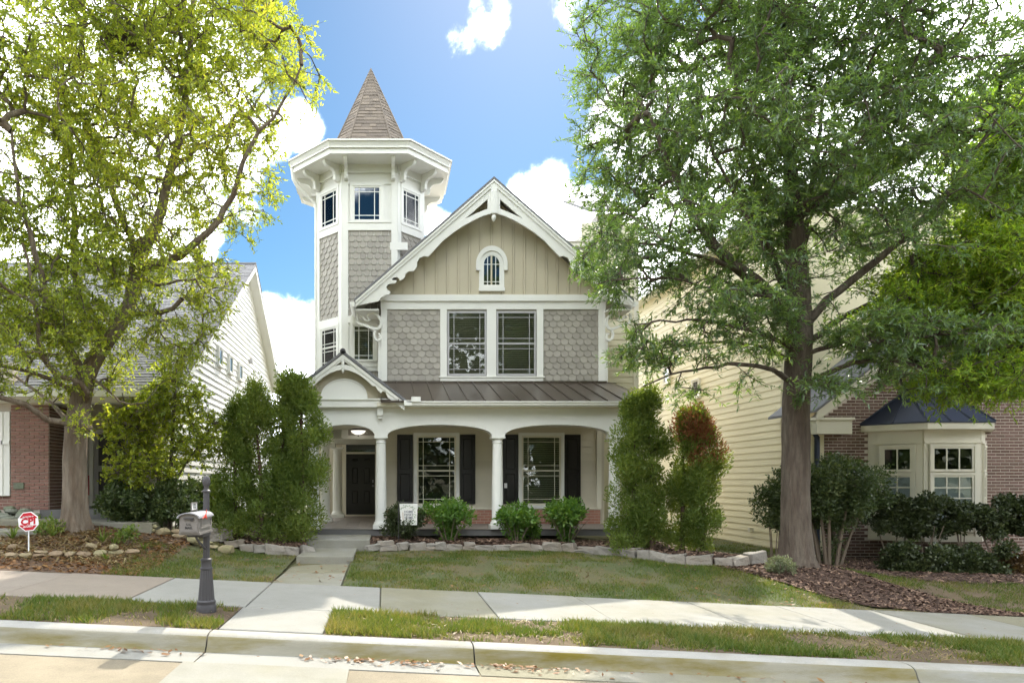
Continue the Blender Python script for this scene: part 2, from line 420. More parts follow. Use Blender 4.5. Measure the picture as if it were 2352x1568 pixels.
M['l_arb'] = leaf_mat('arborvitae_spray', [(.05, (.080, .125, .036)), (.5, (.135, .19, .05)), (.9, (.21, .24, .065)), (1.0, (.24, .18, .07))], (2.4, 2.3, .7), .36, .25, .9)
M['l_rust'] = leaf_mat('dead_rust_spray', [(.1, (.24, .105, .045)), (.6, (.34, .15, .07)), (.95, (.18, .09, .04))], (1.4, 1.1, .8), .3, .2, 2)
M['l_lime'] = leaf_mat('lime_shrub_leaf', [(.05, (.055, .12, .026)), (.5, (.085, .17, .032)), (.86, (.14, .21, .035)), (.985, (.42, .36, .06))], (2.2, 2.3, .8), .38, .45, 2.2)
M['l_box'] = leaf_mat('dark_boxwood_leaf', [(.05, (.022, .036, .013)), (.6, (.052, .070, .022)), (.97, (.11, .125, .045))], (1.3, 1.4, .7), .22, .55, 2.2)
M['l_holly'] = leaf_mat('holly_leaf', [(.05, (.035, .06, .022)), (.6, (.075, .108, .034)), (.97, (.16, .175, .055))], (1.4, 1.5, .6), .28, .55, 1.4)
M['l_brown'] = leaf_mat('bronze_shrub_leaf', [(.05, (.05, .035, .015)), (.6, (.11, .065, .025)), (.97, (.16, .11, .03))], (1.4, 1.2, .6), .3, .35, 2)
M['l_bed'] = leaf_mat('strappy_leaf', [(.05, (.07, .13, .03)), (.6, (.16, .22, .05)), (.97, (.32, .30, .09))], (1.5, 1.5, .6), .4, .3, 3)
M['l_grey'] = leaf_mat('silver_herb_leaf', [(.05, (.10, .12, .07)), (.6, (.18, .20, .12)), (.97, (.28, .28, .18))], (1.2, 1.3, .8), .3, .2, 3)
M['l_dead'] = leaf_mat('fallen_leaf', [(.05, (.09, .045, .02)), (.5, (.19, .09, .035)), (.95, (.28, .17, .07))], (1.2, 1.0, .6), .2, .2, 3)
M['l_grass'] = leaf_mat('grass_blade', [(.05, (.048, .09, .018)), (.44, (.085, .125, .027)), (.60, (.14, .15, .042)), (.85, (.25, .20, .10))], (2.2, 2.1, .7), .35, .2, .9, .38)

# ------------------------------------------------------------------ lie of the land
def sz(x):                                   # the street falls to the right
    return CZ - 1.60 - .046 * (np.clip(x, -26, 26) + 1.56)
LX = np.array([-40, -9, -6, -4.2, -3.2, -2.4, 0, 5, 7, 9, 11, 40.])
LZ = np.array([-.5, -.80, -.87, -1.08, -1.42, -1.50, -1.52, -1.60, -1.68, -1.78, -1.80, -2.4])
def lot(x): return CZ + np.interp(x, LX, LZ)
def ss(t): t = np.clip(t, 0, 1); return t * t * (3 - 2 * t)
def G(x, y):
    """height of the ground"""
    x = np.asarray(x, float); y = np.asarray(y, float)
    w = np.where(x < 2.0, 4.4, 2.6 + 0 * x)
    t = ss((y - 10.65) / w)
    z = sz(x) * (1 - t) + lot(x) * t
    z = z + .16 * np.exp(-((x + 5.9) ** 2 + (y - 13.0) ** 2) / 1.4) + .14 * np.exp(-((x - 7.95) ** 2 + (y - 13.1) ** 2) / 1.6)
    z = z + .012 * np.sin(x * 2.1 + 1) * np.sin(y * 1.7) * t
    return z
def g(x, y): return float(G(x, y))
WALLX = np.array([-3.5, -2.7, -1.75, -.40, 1.1, 4.05, 5.15, 5.65, 6.6, 7.3, 8.2])
WALLY = np.array([14.6, 14.2, 14.0, 14.75, 15.25, 15.3, 14.35, 13.45, 13.05, 13.2, 13.6])
def wally(x): return np.interp(x, WALLX, WALLY)

# ------------------------------------------------------------------ builders for houses
def lap(parent, fc, z0, z1, e, mat, uL, uR, n0=0.0, name='plank', proud=.018):
    """lapped boards one by one; uL/uR give the ends at a height"""
    z = z0
    while z < z1 - .02:
        zt = min(z + e, z1)
        a, b, c, d = uL(z), uR(z), uL(zt), uR(zt)
        z += e
        if b - a < .05: continue
        if d - c < .02: c = d = (a + b) / 2 if b - a < e * 3 else (c + d) / 2
        zz = zt - .0
        z_ = z - e
        m = MB()
        m.hexa([fc(a, z_, n0 + proud), fc(b, z_, n0 + proud), fc(b, z_, n0 - .004), fc(a, z_, n0 - .004),
                fc(c, zz, n0 + .004), fc(d, zz, n0 + .004), fc(d, zz, n0 - .004), fc(c, zz, n0 - .004)])
        m.build(name, mat, parent)

def clip_poly(p, axis, val, keep_less):
    out = []
    for i in range(len(p)):
        a, b = p[i], p[(i + 1) % len(p)]
        ia = (a[axis] <= val) == keep_less; ib = (b[axis] <= val) == keep_less
        if ia: out.append(a)
        if ia != ib:
            t = (val - a[axis]) / (b[axis] - a[axis])
            out.append((a[0] + (b[0] - a[0]) * t, a[1] + (b[1] - a[1]) * t))
    return out
SH_W, SH_H = .2085, .1615
def scale_outline():
    w, h = SH_W / 2 - .005, SH_H
    pts = [(-w, .03), (w, .03), (w, -h * .44)]
    for k in range(1, 8):
        a = math.pi * k / 8
        x = w * math.cos(a); y = -h * .44 - (h * .55) * math.sin(a)
        pts.append((x, y))
    pts.append((-w, -h * .44))
    return pts
def scales(parent, fc, u0, u1, z0, z1, joined=False, keep=None, phase=0.0):
    """fish-scale shingles between u0..u1, z0..z1 in staggered rows from the top"""
    out = scale_outline(); full = None; big = MB()
    row = 0; z = z1
    while z > z0 + .01:
        off = (phase + (.5 if row % 2 else 0)) * SH_W
        u = u0 - SH_W + off
        while u < u1 + SH_W:
            p = [(u + a, z + b) for a, b in out]
            whole = u - SH_W / 2 >= u0 and u + SH_W / 2 <= u1 and z + .03 <= z1 + .031 and z - SH_H >= z0 and row > 0
            q = p
            if not whole:
                q = clip_poly(q, 0, u0 + .002, False)
                if len(q) > 2: q = clip_poly(q, 0, u1 - .002, True)
                if len(q) > 2: q = clip_poly(q, 1, z0, False)
                if len(q) > 2: q = clip_poly(q, 1, z1, True)
            if len(q) > 2 and (max(a for a, b in q) - min(a for a, b in q)) > .012 and (keep is None or keep(u, z)):
                nz = lambda b: .004 + (z + .03 - b) / (SH_H + .03) * .022
                def mesh_at(q, uo, zo, m, place):
                    vs = [place(a, b, nz(b)) for a, b in q] + [place(a, b, nz(b) - .014) for a, b in q]
                    k = len(q)
                    m.add(vs, [tuple(range(k))] + [(i, (i + 1) % k, k + (i + 1) % k, k + i) for i in range(k)])
                if joined: mesh_at(q, 0, 0, big, lambda a, b, n: fc(a, b, n))
                else:
                    if whole and full is not None: me = full
                    else:
                        m = MB()
                        mesh_at(q, 0, 0, m, lambda a, b, n: Vector((a - u, -n, b - z)))
                        me = bpy.data.meshes.new('shingle'); me.from_pydata(m.v, [], m.f); me.materials.append(M['scale'])
                        if whole: full = me
                    o = obj('shingle', me, parent, fc(u, z, 0))
                    o.rotation_euler = (0, 0, math.atan2(fc.U.y, fc.U.x))
            u += SH_W
        z -= SH_H; row += 1
    if joined:
        o = big.build('shingle_field', M['scale_i'], parent); o['kind'] = 'stuff'; return o

UNITB = {}
def bricks(parent, fc, u0, u1, z0, z1, mat, mat_i, solid=None, skip=None, bw=.203, bh=.0645, j=.0105, proud=.009, soldier=None):
    """running bond; solid(u,z) tells which are built one by one, the rest are joined"""
    big = MB(); row = 0; z = z0; n = 0
    key = (mat.name, bw, bh)
    if key not in UNITB:
        m = MB(); f0 = Face((0, 0, 0), (1, 0, 0), (0, -1, 0))
        m.bevbox(f0, -bw / 2, bw / 2, 0, bh, -.01, proud, .003); UNITB[key] = m.mesh('brick', mat)
    while z + bh <= z1 + .005:
        u = u0 - (bw / 2 + j / 2 if row % 2 else 0)
        while u < u1 - .01:
            a, b = max(u, u0), min(u + bw, u1)
            u += bw + j
            if b - a < .02: continue
            c = (a + b) / 2
            if skip and skip(c, z + bh / 2): continue
            if solid is None or solid(c, z):
                o = obj('brick', UNITB[key], parent, fc(c, z, random.uniform(-.001, .002)))
                o.rotation_euler = (0, 0, math.atan2(fc.U.y, fc.U.x))
                o.scale = ((b - a) / bw, 1, 1); n += 1
            else: big.bevbox(fc, a, b, z, z + bh, -.01, proud, .003)
        z += bh + j; row += 1
    if big.v:
        o = big.build('brick_courses', mat_i, parent); o['kind'] = 'stuff'
    return n

def window(parent, fc, u0, u1, z0, z1, case=.09, sash=2, grid='prairie', frame='white', blind_or_reflection=True, n0=.02, sill=True, cols=3, rows=3, pane='glass', head=0.0, pane_back_mat='blind_or_reflection', bar=.013, casemat=None, inset=.115):
    """u0..u1, z0..z1 is the outer edge of the sash frame; case is the casing around it"""
    cm = M[casemat or 'white']
    w = MB()
    if case:
        w.fbox(fc, u0 - case, u0, z0, z1, 0, n0 + .043); w.fbox(fc, u1, u1 + case, z0, z1, 0, n0 + .043)
        w.fbox(fc, u0 - case - .002, u1 + case + .002, z1, z1 + case + head, 0, n0 + .048)
        if sill: w.fbox(fc, u0 - case - .02, u1 + case + .02, z0 - case * .9, z0, 0, n0 + .068)
    else: w.fbox(fc, u0, u1, z1, z1 + .01, 0, n0)
    win = w.build('window', cm, parent)
    f = MB(); s = .045
    f.fbox(fc, u0, u0 + s, z0, z1, 0, n0 + .030); f.fbox(fc, u1 - s, u1, z0, z1, 0, n0 + .030)
    f.fbox(fc, u0 + s, u1 - s, z0, z0 + s * 1.2, 0, n0 + .030); f.fbox(fc, u0 + s, u1 - s, z1 - s, z1, 0, n0 + .030)
    zm = (z0 + z1) / 2
    if sash == 2: f.fbox(fc, u0 + s, u1 - s, zm - .022, zm + .022, 0, n0 + .028)
    f.build('frame', M[frame], win)
    b = MB(); b.fbox(fc, u0 + .01, u1 - .01, z0 + .01, z1 - .01, n0 - .013, n0 - .009); b.build('backing', M['dark'], win)
    if blind_or_reflection and pane_back_mat == 'pale_reflection':
        bl = MB(); bl.fbox(fc, u0 + s * .6, u1 - s * .6, z0 + s, z1 - s, n0 - .008, n0 - .004); bl.build('blind_or_reflection', M['pale_reflection'], win)  # solid pale board: the pane's bright reflection painted in behind the glass
    elif blind_or_reflection:
        bl = MB(); z = z0 + .05
        while z < z1 - .05:
            bl.slab(fc(u0 + s, z, n0 - .007), fc(u1 - s, z, n0 - .007), fc(u1 - s, z + .036, n0 + .008), fc(u0 + s, z + .036, n0 + .008), fc.N * .0015)
            z += .050
        bl.build('blind_or_reflection', M[pane_back_mat], win)['kind'] = 'stuff'
    spans = [(z0 + s * 1.2, z1 - s)] if sash == 1 else [(z0 + s * 1.2, zm - .022), (zm + .022, z1 - s)]
    a, c = u0 + s, u1 - s
    for (p, q) in spans:
        m = MB(); m.fbox(fc, a, c, p, q, n0 + .012, n0 + .015); m.build('pane', M[pane], win)
        bars = []
        if grid == 'prairie':
            h = inset
            bars = [('v', a + h), ('v', c - h), ('h', p + h * .9), ('h', q - h * .9)]
        elif grid == 'grid':
            bars = [('v', a + (c - a) * k / cols) for k in range(1, cols)] + [('h', p + (q - p) * k / rows) for k in range(1, rows)]
        for t, v in bars:
            m = MB()
            if t == 'v': m.fbox(fc, v - bar / 2, v + bar / 2, p, q, n0 + .0145, n0 + .023)
            else: m.fbox(fc, a, c, v - bar / 2, v + bar / 2, n0 + .0145, n0 + .0215)
            m.build('muntin', M[frame], win)
    return win

def shingle_roof(name, mat, parent, p0, eu, ev, lu, lv, course=.145, tab=.30, seed=1, clip=None):
    """asphalt tabs: rows up the slope ev from p0, along eu"""
    rnd = random.Random(seed); m = MB(); p0 = Vector(p0); nrm = eu.cross(ev).normalized()
    if nrm.z < 0: nrm = -nrm
    v = 0.0
    while v < lv:
        v1 = min(v + course * 1.25, lv)
        u = -rnd.random() * tab; 
        while u < lu:
            w = tab * rnd.uniform(.75, 1.25); a, b = max(0, u), min(lu, u + w - .006); u += w
            if b - a < .01: continue
            if clip:
                a2, b2 = clip(v); a, b = max(a, a2), min(b, b2)
                if b - a < .02: continue
            t = .010 + rnd.random() * .010
            q = [p0 + eu * a + ev * v, p0 + eu * b + ev * v, p0 + eu * b + ev * v1, p0 + eu * a + ev * v1]
            m.add([q[0], q[1], q[2], q[3], q[0] + nrm * t, q[1] + nrm * t, q[2] + nrm * .003, q[3] + nrm * .003],
                  [(4, 5, 6, 7), (0, 1, 5, 4), (0, 4, 7, 3), (1, 2, 6, 5)])
        v += course
    o = m.build(name, mat, parent); o['kind'] = 'stuff'; return o

def column(parent, x, y, z0, z1, r=.135):
    h = z1 - z0
    m = MB()
    m.lathe((x, y, z0), [(r * 1.25, .10), (r * 1.30, .12), (r * 1.28, .15), (r * 1.12, .165), (r * 1.05, .19), (r, .24), (r, h * .4), (r * .87, h - .18),
                         (r * .87, h - .16), (r * .96, h - .15), (r * .96, h - .13), (r * .88, h - .12), (r * .88, h - .075), (r * 1.05, h - .055), (r * 1.1, h - .04)], 28)
    m.box(x - r * 1.42, x + r * 1.42, y - r * 1.42, y + r * 1.42, z0, z0 + .10)
    m.box(x - r * 1.22, x + r * 1.22, y - r * 1.22, y + r * 1.22, z1 - .04, z1)
    return m.build('column', M['white'], parent, smooth=True)

def arcpts(u0, u1, zs, zc, n=18):
    """flat arch from (u0,zs) over (mid,zc) to (u1,zs), softly elliptical"""
    c = (u0 + u1) / 2; h = (u1 - u0) / 2
    return [(c - h * math.cos(math.pi * k / n), zs + (zc - zs) * math.sin(math.pi * k / n) ** .82) for k in range(n + 1)]

# ================================================================== the main house
H = empty('house', (2.9, 18.5, CZ - 1.144), 'tall grey and cream house with a pointed octagonal tower, steep gable and arched front porch', 'house')
D1 = 18.5
f1 = front(D1)
FZ = CZ - 1.144                              # porch floor
WX0, WX1 = -.094, 5.93
ZB2 = Z(878, D1)                             # foot of the upper wall
ZG = Z(688, D1)                              # foot of the gable
XC, DR = 2.87, 18.05
ZAP = Z(412, DR)
HALF = 3.66; ZEND = Z(690, DR); SL = (ZAP - ZEND) / HALF
def roofz(x): return ZAP - abs(x - XC) * SL

# --- body: walls behind the cladding
m = MB()
m.plate([[(WX0, FZ), (WX1, FZ), (WX1, roofz(WX1) - .25), (XC, ZAP - .25), (WX0, roofz(WX0) - .25)]], lambda u, v, w: Vector((u, w, v)), D1, 20.6)
body = m.build('wall', M['lap'], H)
m = MB(); m.box(5.96, 7.55, 20.5, 29.0, CZ - 1.9, Z(575, 20.5)); m.box(-1.6, 5.9, 20.7, 29, CZ + 1.52, Z(566, 20.5)); m.box(-1.6, 5.9, 22.8, 29, CZ - 1.5, CZ + 1.52)
m.build('rear_wall', M['lap'], H)
# upper wall fish scales
wall_up = MB(); wall_up.fbox(f1, WX0, WX1, ZB2, ZG, 0, .004)
wu = wall_up.build('upper_wall', M['scale'], H)
def xs(px): return X(px, D1)
zt, zb = Z(711, D1), ZB2
scales(wu, f1, xs(889), xs(1011), zb, zt)
scales(wu, f1, xs(1247), xs(1374), zb, zt, phase=.3)
t = TB('trim_board', M['white'], H)
t.fbox(f1, WX0 - .02, xs(889), zb, zt, 0, .045); t.fbox(f1, xs(1374), WX1 + .02, zb, zt, 0, .045)
t.fbox(f1, xs(1011), xs(1026), zb + .02, zt, 0, .05); t.fbox(f1, xs(1232), xs(1247), zb + .02, zt, 0, .05)
t.fbox(f1, xs(1117.5), xs(1139), zb + .10, zt, 0, .05); t.fbox(f1, xs(1026), xs(1232), zb + .02, Z(864, D1), 0, .052)
t.fbox(f1, xs(1008), xs(1250), zb + .125, zb + .16, 0, .075)
for a, b in ((1027.5, 1116.5), (1140, 1230)):
    window(H, f1, xs(a), xs(b), Z(863, D1), Z(716, D1), case=0, frame='greyframe', n0=.02, inset=.13, bar=.016)
t = TB('frieze_board', M['white'], H)
t.fbox(f1, WX0 - .03, WX1 + .03, Z(711, D1), Z(693, D1), 0, .050)
t.fbox(f1, WX0 - .05, WX1 + .05, Z(693, D1), Z(681, D1), 0, .10)
t.fbox(f1, WX0 - .05, WX1 + .05, Z(681, D1), Z(678.5, D1), 0, .085)
# gable boards and battens
gw = MB(); gw.plate([[(WX0, ZG), (WX1, ZG), (XC, ZAP - .5)]], lambda u, v, w: Vector((u, D1 - w, v)), 0, .004)
gw = gw.build('gable_wall', M['board'], H)
bw = .297; u = XC - bw * 11
while u < WX1:
    a, b = max(u, WX0), min(u + bw, WX1)
    if b - a > .05:
        top = lambda x: roofz(x) - .30
        p = [(a + .036, ZG), (b - .036, ZG), (b - .036, max(ZG + .02, top(b)))]
        if a < XC < b: p.append((XC, top(XC)))
        p.append((a + .036, max(ZG + .02, top(a))))
        m = MB(); m.plate([p], lambda u_, v, w: f1(u_, v, w), .003, .022); m.build('board', M['board'], gw)
        m = MB(); m.fbox(f1, a - .024, a + .024, ZG, max(ZG + .05, top(a) - .02), .004, .045); m.build('batten', M['board'], gw)
    u += bw
# arched attic window
def attic():
    c = X(1128.7, D1); r = X(1160, D1) - X(1128.7, D1) - .03; zb_ = Z(670, D1); zs = Z(608, D1)
    rg = .235
    def arch(rr, zbot, zsp, n=20): return [(c - rr, zbot)] + [(c - rr * math.cos(math.pi * k / n), zsp + rr * 1.12 * math.sin(math.pi * k / n)) for k in range(n + 1)] + [(c + rr, zbot)]
    m = MB()
    m.plate([arch(r, zb_ + .08, zs), arch(rg, Z(657.5, D1), zs)], lambda u, v, w: f1(u, v, w), .01, .055)
    h = [(c - .425, zs - .17), (c - .425, zs)] + [(c - .425 * math.cos(math.pi * k / 20), zs + .49 * math.sin(math.pi * k / 20)) for k in range(1, 20)] + [(c + .425, zs), (c + .425, zs - .17), (c + r - .02, zs - .17)] + \
        [(c + (r - .02) * math.cos(math.pi * k / 20), zs + (r - .02) * 1.12 * math.sin(math.pi * k / 20)) for k in range(0, 21)] + [(c - r + .02, zs - .17)]
    m.plate([h], lambda u, v, w: f1(u, v, w), .012, .085)
    m.fbox(f1, c - r - .01, c + r + .01, zb_, zb_ + .09, .01, .095)
    win = m.build('attic_window', M['white'], H)
    m = MB(); m.plate([arch(rg + .03, Z(658, D1), zs)], lambda u, v, w: f1(u, v, w), .016, .02); m.build('backing', M['dark'], win)
    m = MB(); m.plate([arch(rg + .03, Z(658, D1), zs)], lambda u, v, w: f1(u, v, w), .030, .034); m.build('pane', M['glassd'], win)
    for du in (-.11, .11):
        m = MB(); m.fbox(f1, c + du - .010, c + du + .010, Z(657, D1), zs + .22, .034, .044); m.build('muntin', M['white'], win)
    for zz in (zs, Z(648, D1)):
        m = MB(); m.fbox(f1, c - rg, c + rg, zz - .010, zz + .010, .0345, .0425); m.build('muntin', M['white'], win)
    m = MB(); m.plate([arch(rg + .02, Z(657.5, D1), zs), arch(rg - .025, Z(655, D1), zs)], lambda u, v, w: f1(u, v, w), .033, .049); m.build('frame', M['white'], win)
attic()

# --- barge boards: outline traced once, built as thick sawn boards
def barge(parent, xc, d, zap, half, sl, pts, thick, mat, name='bargeboard', hole=None, ks=1.0):
    """pts: lower edge from the left foot to the middle as (distance from centre, depth below the roof line) in metres"""
    L = [(xc - u, zap - u * sl - dz) for u, dz in pts]
    R = [(xc + u, zap - u * sl - dz) for u, dz in reversed(pts)]
    out = [(xc, zap), (xc - half, zap - half * sl)] + [(xc - half, zap - half * sl - .19 * ks)] + L + R[1:] + [(xc + half, zap - half * sl - .19 * ks), (xc + half, zap - half * sl)]
    loops = [out]
    if hole:
        loops += [[(xc - u, z + zap) for u, z in hole], [(xc + u, z + zap) for u, z in hole]]
    m = MB(); m.plate(loops, lambda u, v, w: Vector((u, w, v)), d, d + thick)
    return m.build(name, mat, parent)
# measured from the photograph: zoom pixels -> metres (from the apex)
kz = DR / F * 1.0 / (3.459 * 1.063)
def zp(x, y):
    u = (1187 - x) * kz; dz = (y - 62) * kz
    return (u, dz - u * SL)
lower = [zp(*q) for q in [(70, 1078), (215, 1078), (235, 1048), (272, 1028), (300, 1024), (316, 1008), (305, 994), (288, 984), (280, 958), (296, 936), (330, 930), (356, 926), (368, 908), (350, 902), (330, 902), (326, 892), (345, 878), (372, 878), (388, 890), (392, 906),
         (425, 888), (438, 872), (440, 848), (470, 826), (508, 826), (530, 802), (540, 780), (538, 752), (560, 714), (600, 698), (632, 704), (645, 690), (760, 568), (850, 496), (930, 444), (1020, 394), (1100, 358), (1150, 344), (1187, 341)]]
lower[0] = (HALF - .02, lower[0][1])
hole = [((1187 - x) * kz, -(y - 62) * kz) for x, y in [(1135, 218), (1135, 300), (1050, 334), (945, 384)]]
bb = barge(H, XC, DR, ZAP - .03, HALF, SL, lower, .055, M['white'], hole=hole)
m = MB()                                      # upper moulding, king post and drop
for s in (-1, 1):
    a = Vector((XC, DR, ZAP - .02)); b = Vector((XC + s * HALF, DR, ZEND - .02)); dn = Vector((0, 0, -.155)); 
    m.slab(a, b, b + dn, a + dn, (0, -.035, 0)); dn2 = Vector((0, 0, -.055))
    m.slab(a + Vector((0, -.035, 0)), b + Vector((0, -.035, 0)), b + dn2 + Vector((0, -.035, 0)), a + dn2 + Vector((0, -.035, 0)), (0, -.03, 0))
m.build('rake_moulding', M['white'], H)
m = MB(); kp = 45 * kz
m.fbox(front(DR), XC - kp * .62, XC + kp * .62, ZAP - 290 * kz, ZAP - 50 * kz, .002, .045)
m.fbox(front(DR), XC - kp * .22, XC + kp * .22, ZAP - 290 * kz, ZAP - 100 * kz, .045, .06)
m.lathe((XC, DR + .02, ZAP - 356 * kz), [(.008, 0), (.035, .03), (.058, .09), (.062, .13), (.045, .17), (.032, .185), (.05, .20), (.05, .22), (.04, .235), (.04, .26)], 14)
m.build('king_post', M['white'], H, smooth=True)
# main gable roof
m = MB()
for s in (-1, 1):
    a = Vector((XC, DR - .05, ZAP)); b = Vector((XC + s * (HALF + .03), DR - .05, ZAP - (HALF + .03) * SL)); L_ = Vector((0, 4.6, 0))
    m.slab(a, b, b + L_, a + L_, (0, 0, .06))
m.build('roof', M['greyroof'], H)
for s in (-1, 1):                            # soffits under the overhang and the side eaves
    m = MB()
    a = Vector((XC, DR + .06, ZAP - .06)); b = Vector((XC + s * HALF, DR + .06, ZEND - .06)); L_ = Vector((0, D1 - DR + 1.9, 0))
    m.slab(a, b, b + L_, a + L_, (0, 0, .025))
    xe = XC + s * HALF
    m.box(min(xe, xe - s * .62), max(xe, xe - s * .62), DR + .056, D1 + .7, ZEND - .24, ZEND - .21)
    m.build('soffit', M['white'], H)
for s in (-1, 1):                            # gutters at the feet of the gable
    m = MB()
    xe = XC + s * (HALF + .02)
    q = [(0, .0), (s * .13, .0), (s * .13, -.04), (s * .10, -.09), (s * .05, -.13), (0, -.13)]
    m.plate([[(xe + a, ZEND - .04 + b) for a, b in q]], lambda u, v, w: Vector((u, w, v)), DR - .02, D1 + .9)
    m.build('gutter', M['white'], H)
# scroll brackets under the gable feet
def scroll(cx, s):
    m = MB(); w = .055
    k = .0095 * 1.06
    pl = [[(-2, 0), (-2, 20), (4, 28), (20, 33), (38, 40), (52, 42), (60, 34), (62, 22), (56, 10), (44, 2), (34, 1), (27, 5), (26, 12), (30, 16)],
          [(48, 44), (44, 54), (46, 66), (54, 72), (60, 68), (60, 58), (54, 55)],
          [(6, 12), (12, 8), (16, 14), (24, 20), (34, 18)]]
    wd = [[5, 5, 5, 6, 6.5, 7, 7, 7, 7, 6.5, 6, 5, 4, 3.5], [5, 5.5, 6, 6, 5, 4, 3], [2.5, 3.5, 4, 4, 3]]
    for P_, W_ in zip(pl, wd):
        # resample smooth
        pts = []
        for i in range(len(P_) - 1):
            p0 = P_[max(i - 1, 0)]; p1 = P_[i]; p2 = P_[i + 1]; p3 = P_[min(i + 2, len(P_) - 1)]
            for j in range(4):
                t_ = j / 4
                h = lambda a, b, c, d: .5 * ((2 * b) + (-a + c) * t_ + (2 * a - 5 * b + 4 * c - d) * t_ * t_ + (-a + 3 * b - 3 * c + d) * t_ ** 3)
                pts.append((h(p0[0], p1[0], p2[0], p3[0]), h(p0[1], p1[1], p2[1], p3[1]), W_[i] + (W_[i + 1] - W_[i]) * t_))
        pts.append((*P_[-1], W_[-1]))
        L_, R_ = [], []
        for i, (x, y, ww) in enumerate(pts):
            a = pts[max(i - 1, 0)]; b = pts[min(i + 1, len(pts) - 1)]
            dx, dy = b[0] - a[0], b[1] - a[1]; l = math.hypot(dx, dy) or 1
            nx, ny = -dy / l, dx / l
            L_.append((x + nx * ww / 2, y + ny * ww / 2)); R_.append((x - nx * ww / 2, y - ny * ww / 2))
        for i in range(len(pts) - 1):
            q = [L_[i], L_[i + 1], R_[i + 1], R_[i]]
            v = [Vector((cx - s * (62 - a) * k, D1 - .14 + dd, ZEND - .25 - b * k)) for dd in (0, .07) for a, b in q]
            m.add(v, [(0, 1, 2, 3), (7, 6, 5, 4), (0, 1, 5, 4), (2, 3, 7, 6)] + ([(0, 3, 7, 4)] if i == 0 else []) + ([(1, 2, 6, 5)] if i == len(pts) - 2 else []))
    m.build('scroll_bracket', M['white'], H)
scroll(WX0 - .02, 1); scroll(WX1 + .02, -1)
# downspout by the left corner
m = MB(); x = X(872, D1)
m.box(x - .04, x + .035, D1 + .01, D1 + .08, ZB2 - .02, ZEND - .75); m.build('downspout', M['white'], H)
m = MB(); x = WX1 + .05
m.box(x - .03, x + .05, D1 + .01, D1 + .08, ZB2 + .02, ZEND - .75); m.build('downspout', M['white'], H)

# --- octagon tower
TX, TY = -.44, 20.849
A2, TH = .77, 1.549
ZS = Z(383, 19.3) + .07                      # soffit
def octo(a, h): return [(-a, -h), (a, -h), (h, -a), (h, a), (a, h), (-a, h), (-h, a), (-h, -a)]
def ring(a, h, z): return [Vector((TX + x, TY + y, z)) for x, y in octo(a, h)]
def octprism(m, a, h, z0, z1, a1=None, h1=None):
    r0, r1 = ring(a, h, z0), ring(a1 or a, h1 or h, z1)
    m.add(r0 + r1, [(i, (i + 1) % 8, 8 + (i + 1) % 8, 8 + i) for i in range(8)] + [tuple(range(7, -1, -1)), tuple(range(8, 16))])
m = MB(); octprism(m, A2, TH, CZ + 1.2, ZS + .05)
tower = m.build('tower_wall', M['white'], H)
c = ring(A2, TH, 0)
tf = Face(c[0], c[1] - c[0], (0, -1, 0)); tl = Face(c[7], c[0] - c[7], (-1, -1, 0)); tr = Face(c[1], c[2] - c[1], (1, -1, 0))
WF, WS = 2 * A2, (c[0] - c[7]).length
def zt_(y): return Z(y, 19.3)
def ux(px): return X(px, 19.3) - (TX - A2)
t = TB('trim_board', M['white'], H)
for fc, W in ((tf, WF), (tl, WS), (tr, WS)):
    e = .16 if fc is tf else .13
    zlow = CZ + 1.25 if fc is not tr else zt_(560)
    t.fbox(fc, -.012, e, zlow, zt_(398), 0, .045); t.fbox(fc, W - e, W + .012, zlow, zt_(398), 0, .045)
    t.fbox(fc, e, W - e, zt_(424), zt_(418), 0, .03); t.fbox(fc, e, W - e, zt_(530), zt_(511), 0, .05)
    t.fbox(fc, e, W - e, zt_(513), zt_(510), .05, .07)
    t.fbox(fc, 0, W, zt_(398), ZS, 0, .055); t.fbox(fc, 0, W, zt_(398.5), zt_(394), .055, .075)
    for z0, z1 in ((zt_(419), zt_(416)), (zt_(400), zt_(398))): t.fbox(fc, e + .05, W - e - .05, z0, z1, 0, .022)
    if fc is not tr:
        t.fbox(fc, e, W - e, zt_(742), zt_(726), 0, .05); t.fbox(fc, e, W - e, zt_(852), zt_(840), 0, .05); t.fbox(fc, e, W - e, zt_(842), zt_(839), .05, .07)
scales(tower, tf, .16, WF - .16, zt_(726), zt_(530))
scales(tower, tl, .13, WS - .13, zt_(726), zt_(530), joined=True)
scales(tower, tr, .13, WS - .13, zt_(600), zt_(530), joined=True)
scales(tower, tf, .16, WF - .16, CZ + 1.3, zt_(853), joined=True)
window(H, tf, ux(811), ux(874.5), zt_(510), zt_(429), case=.085, sash=1, pane='glassd', blind_or_reflection=False, inset=.13, n0=.022, bar=.022, sill=False)
window(H, tf, ux(811), ux(860), zt_(830), zt_(747), case=.085, sash=1, inset=.12, n0=.022, bar=.020, sill=False)
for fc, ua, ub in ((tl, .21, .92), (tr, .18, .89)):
    window(H, fc, ua, ub, zt_(510), zt_(429), case=.07, sash=1, pane='glass', blind_or_reflection=True, pane_back_mat='pale_reflection', inset=.12, n0=.022, bar=.022, sill=False)
window(H, tl, .21, .92, zt_(838), zt_(747), case=.07, sash=2, inset=.10, n0=.022, bar=.018, sill=False, pane_back_mat='pale_reflection')
# flashing board at the roof
m = MB(); m.fbox(tf, WF - .20, WF + .30, zt_(575), zt_(558), .005, .05); m.build('skirt_board', M['white'], H)
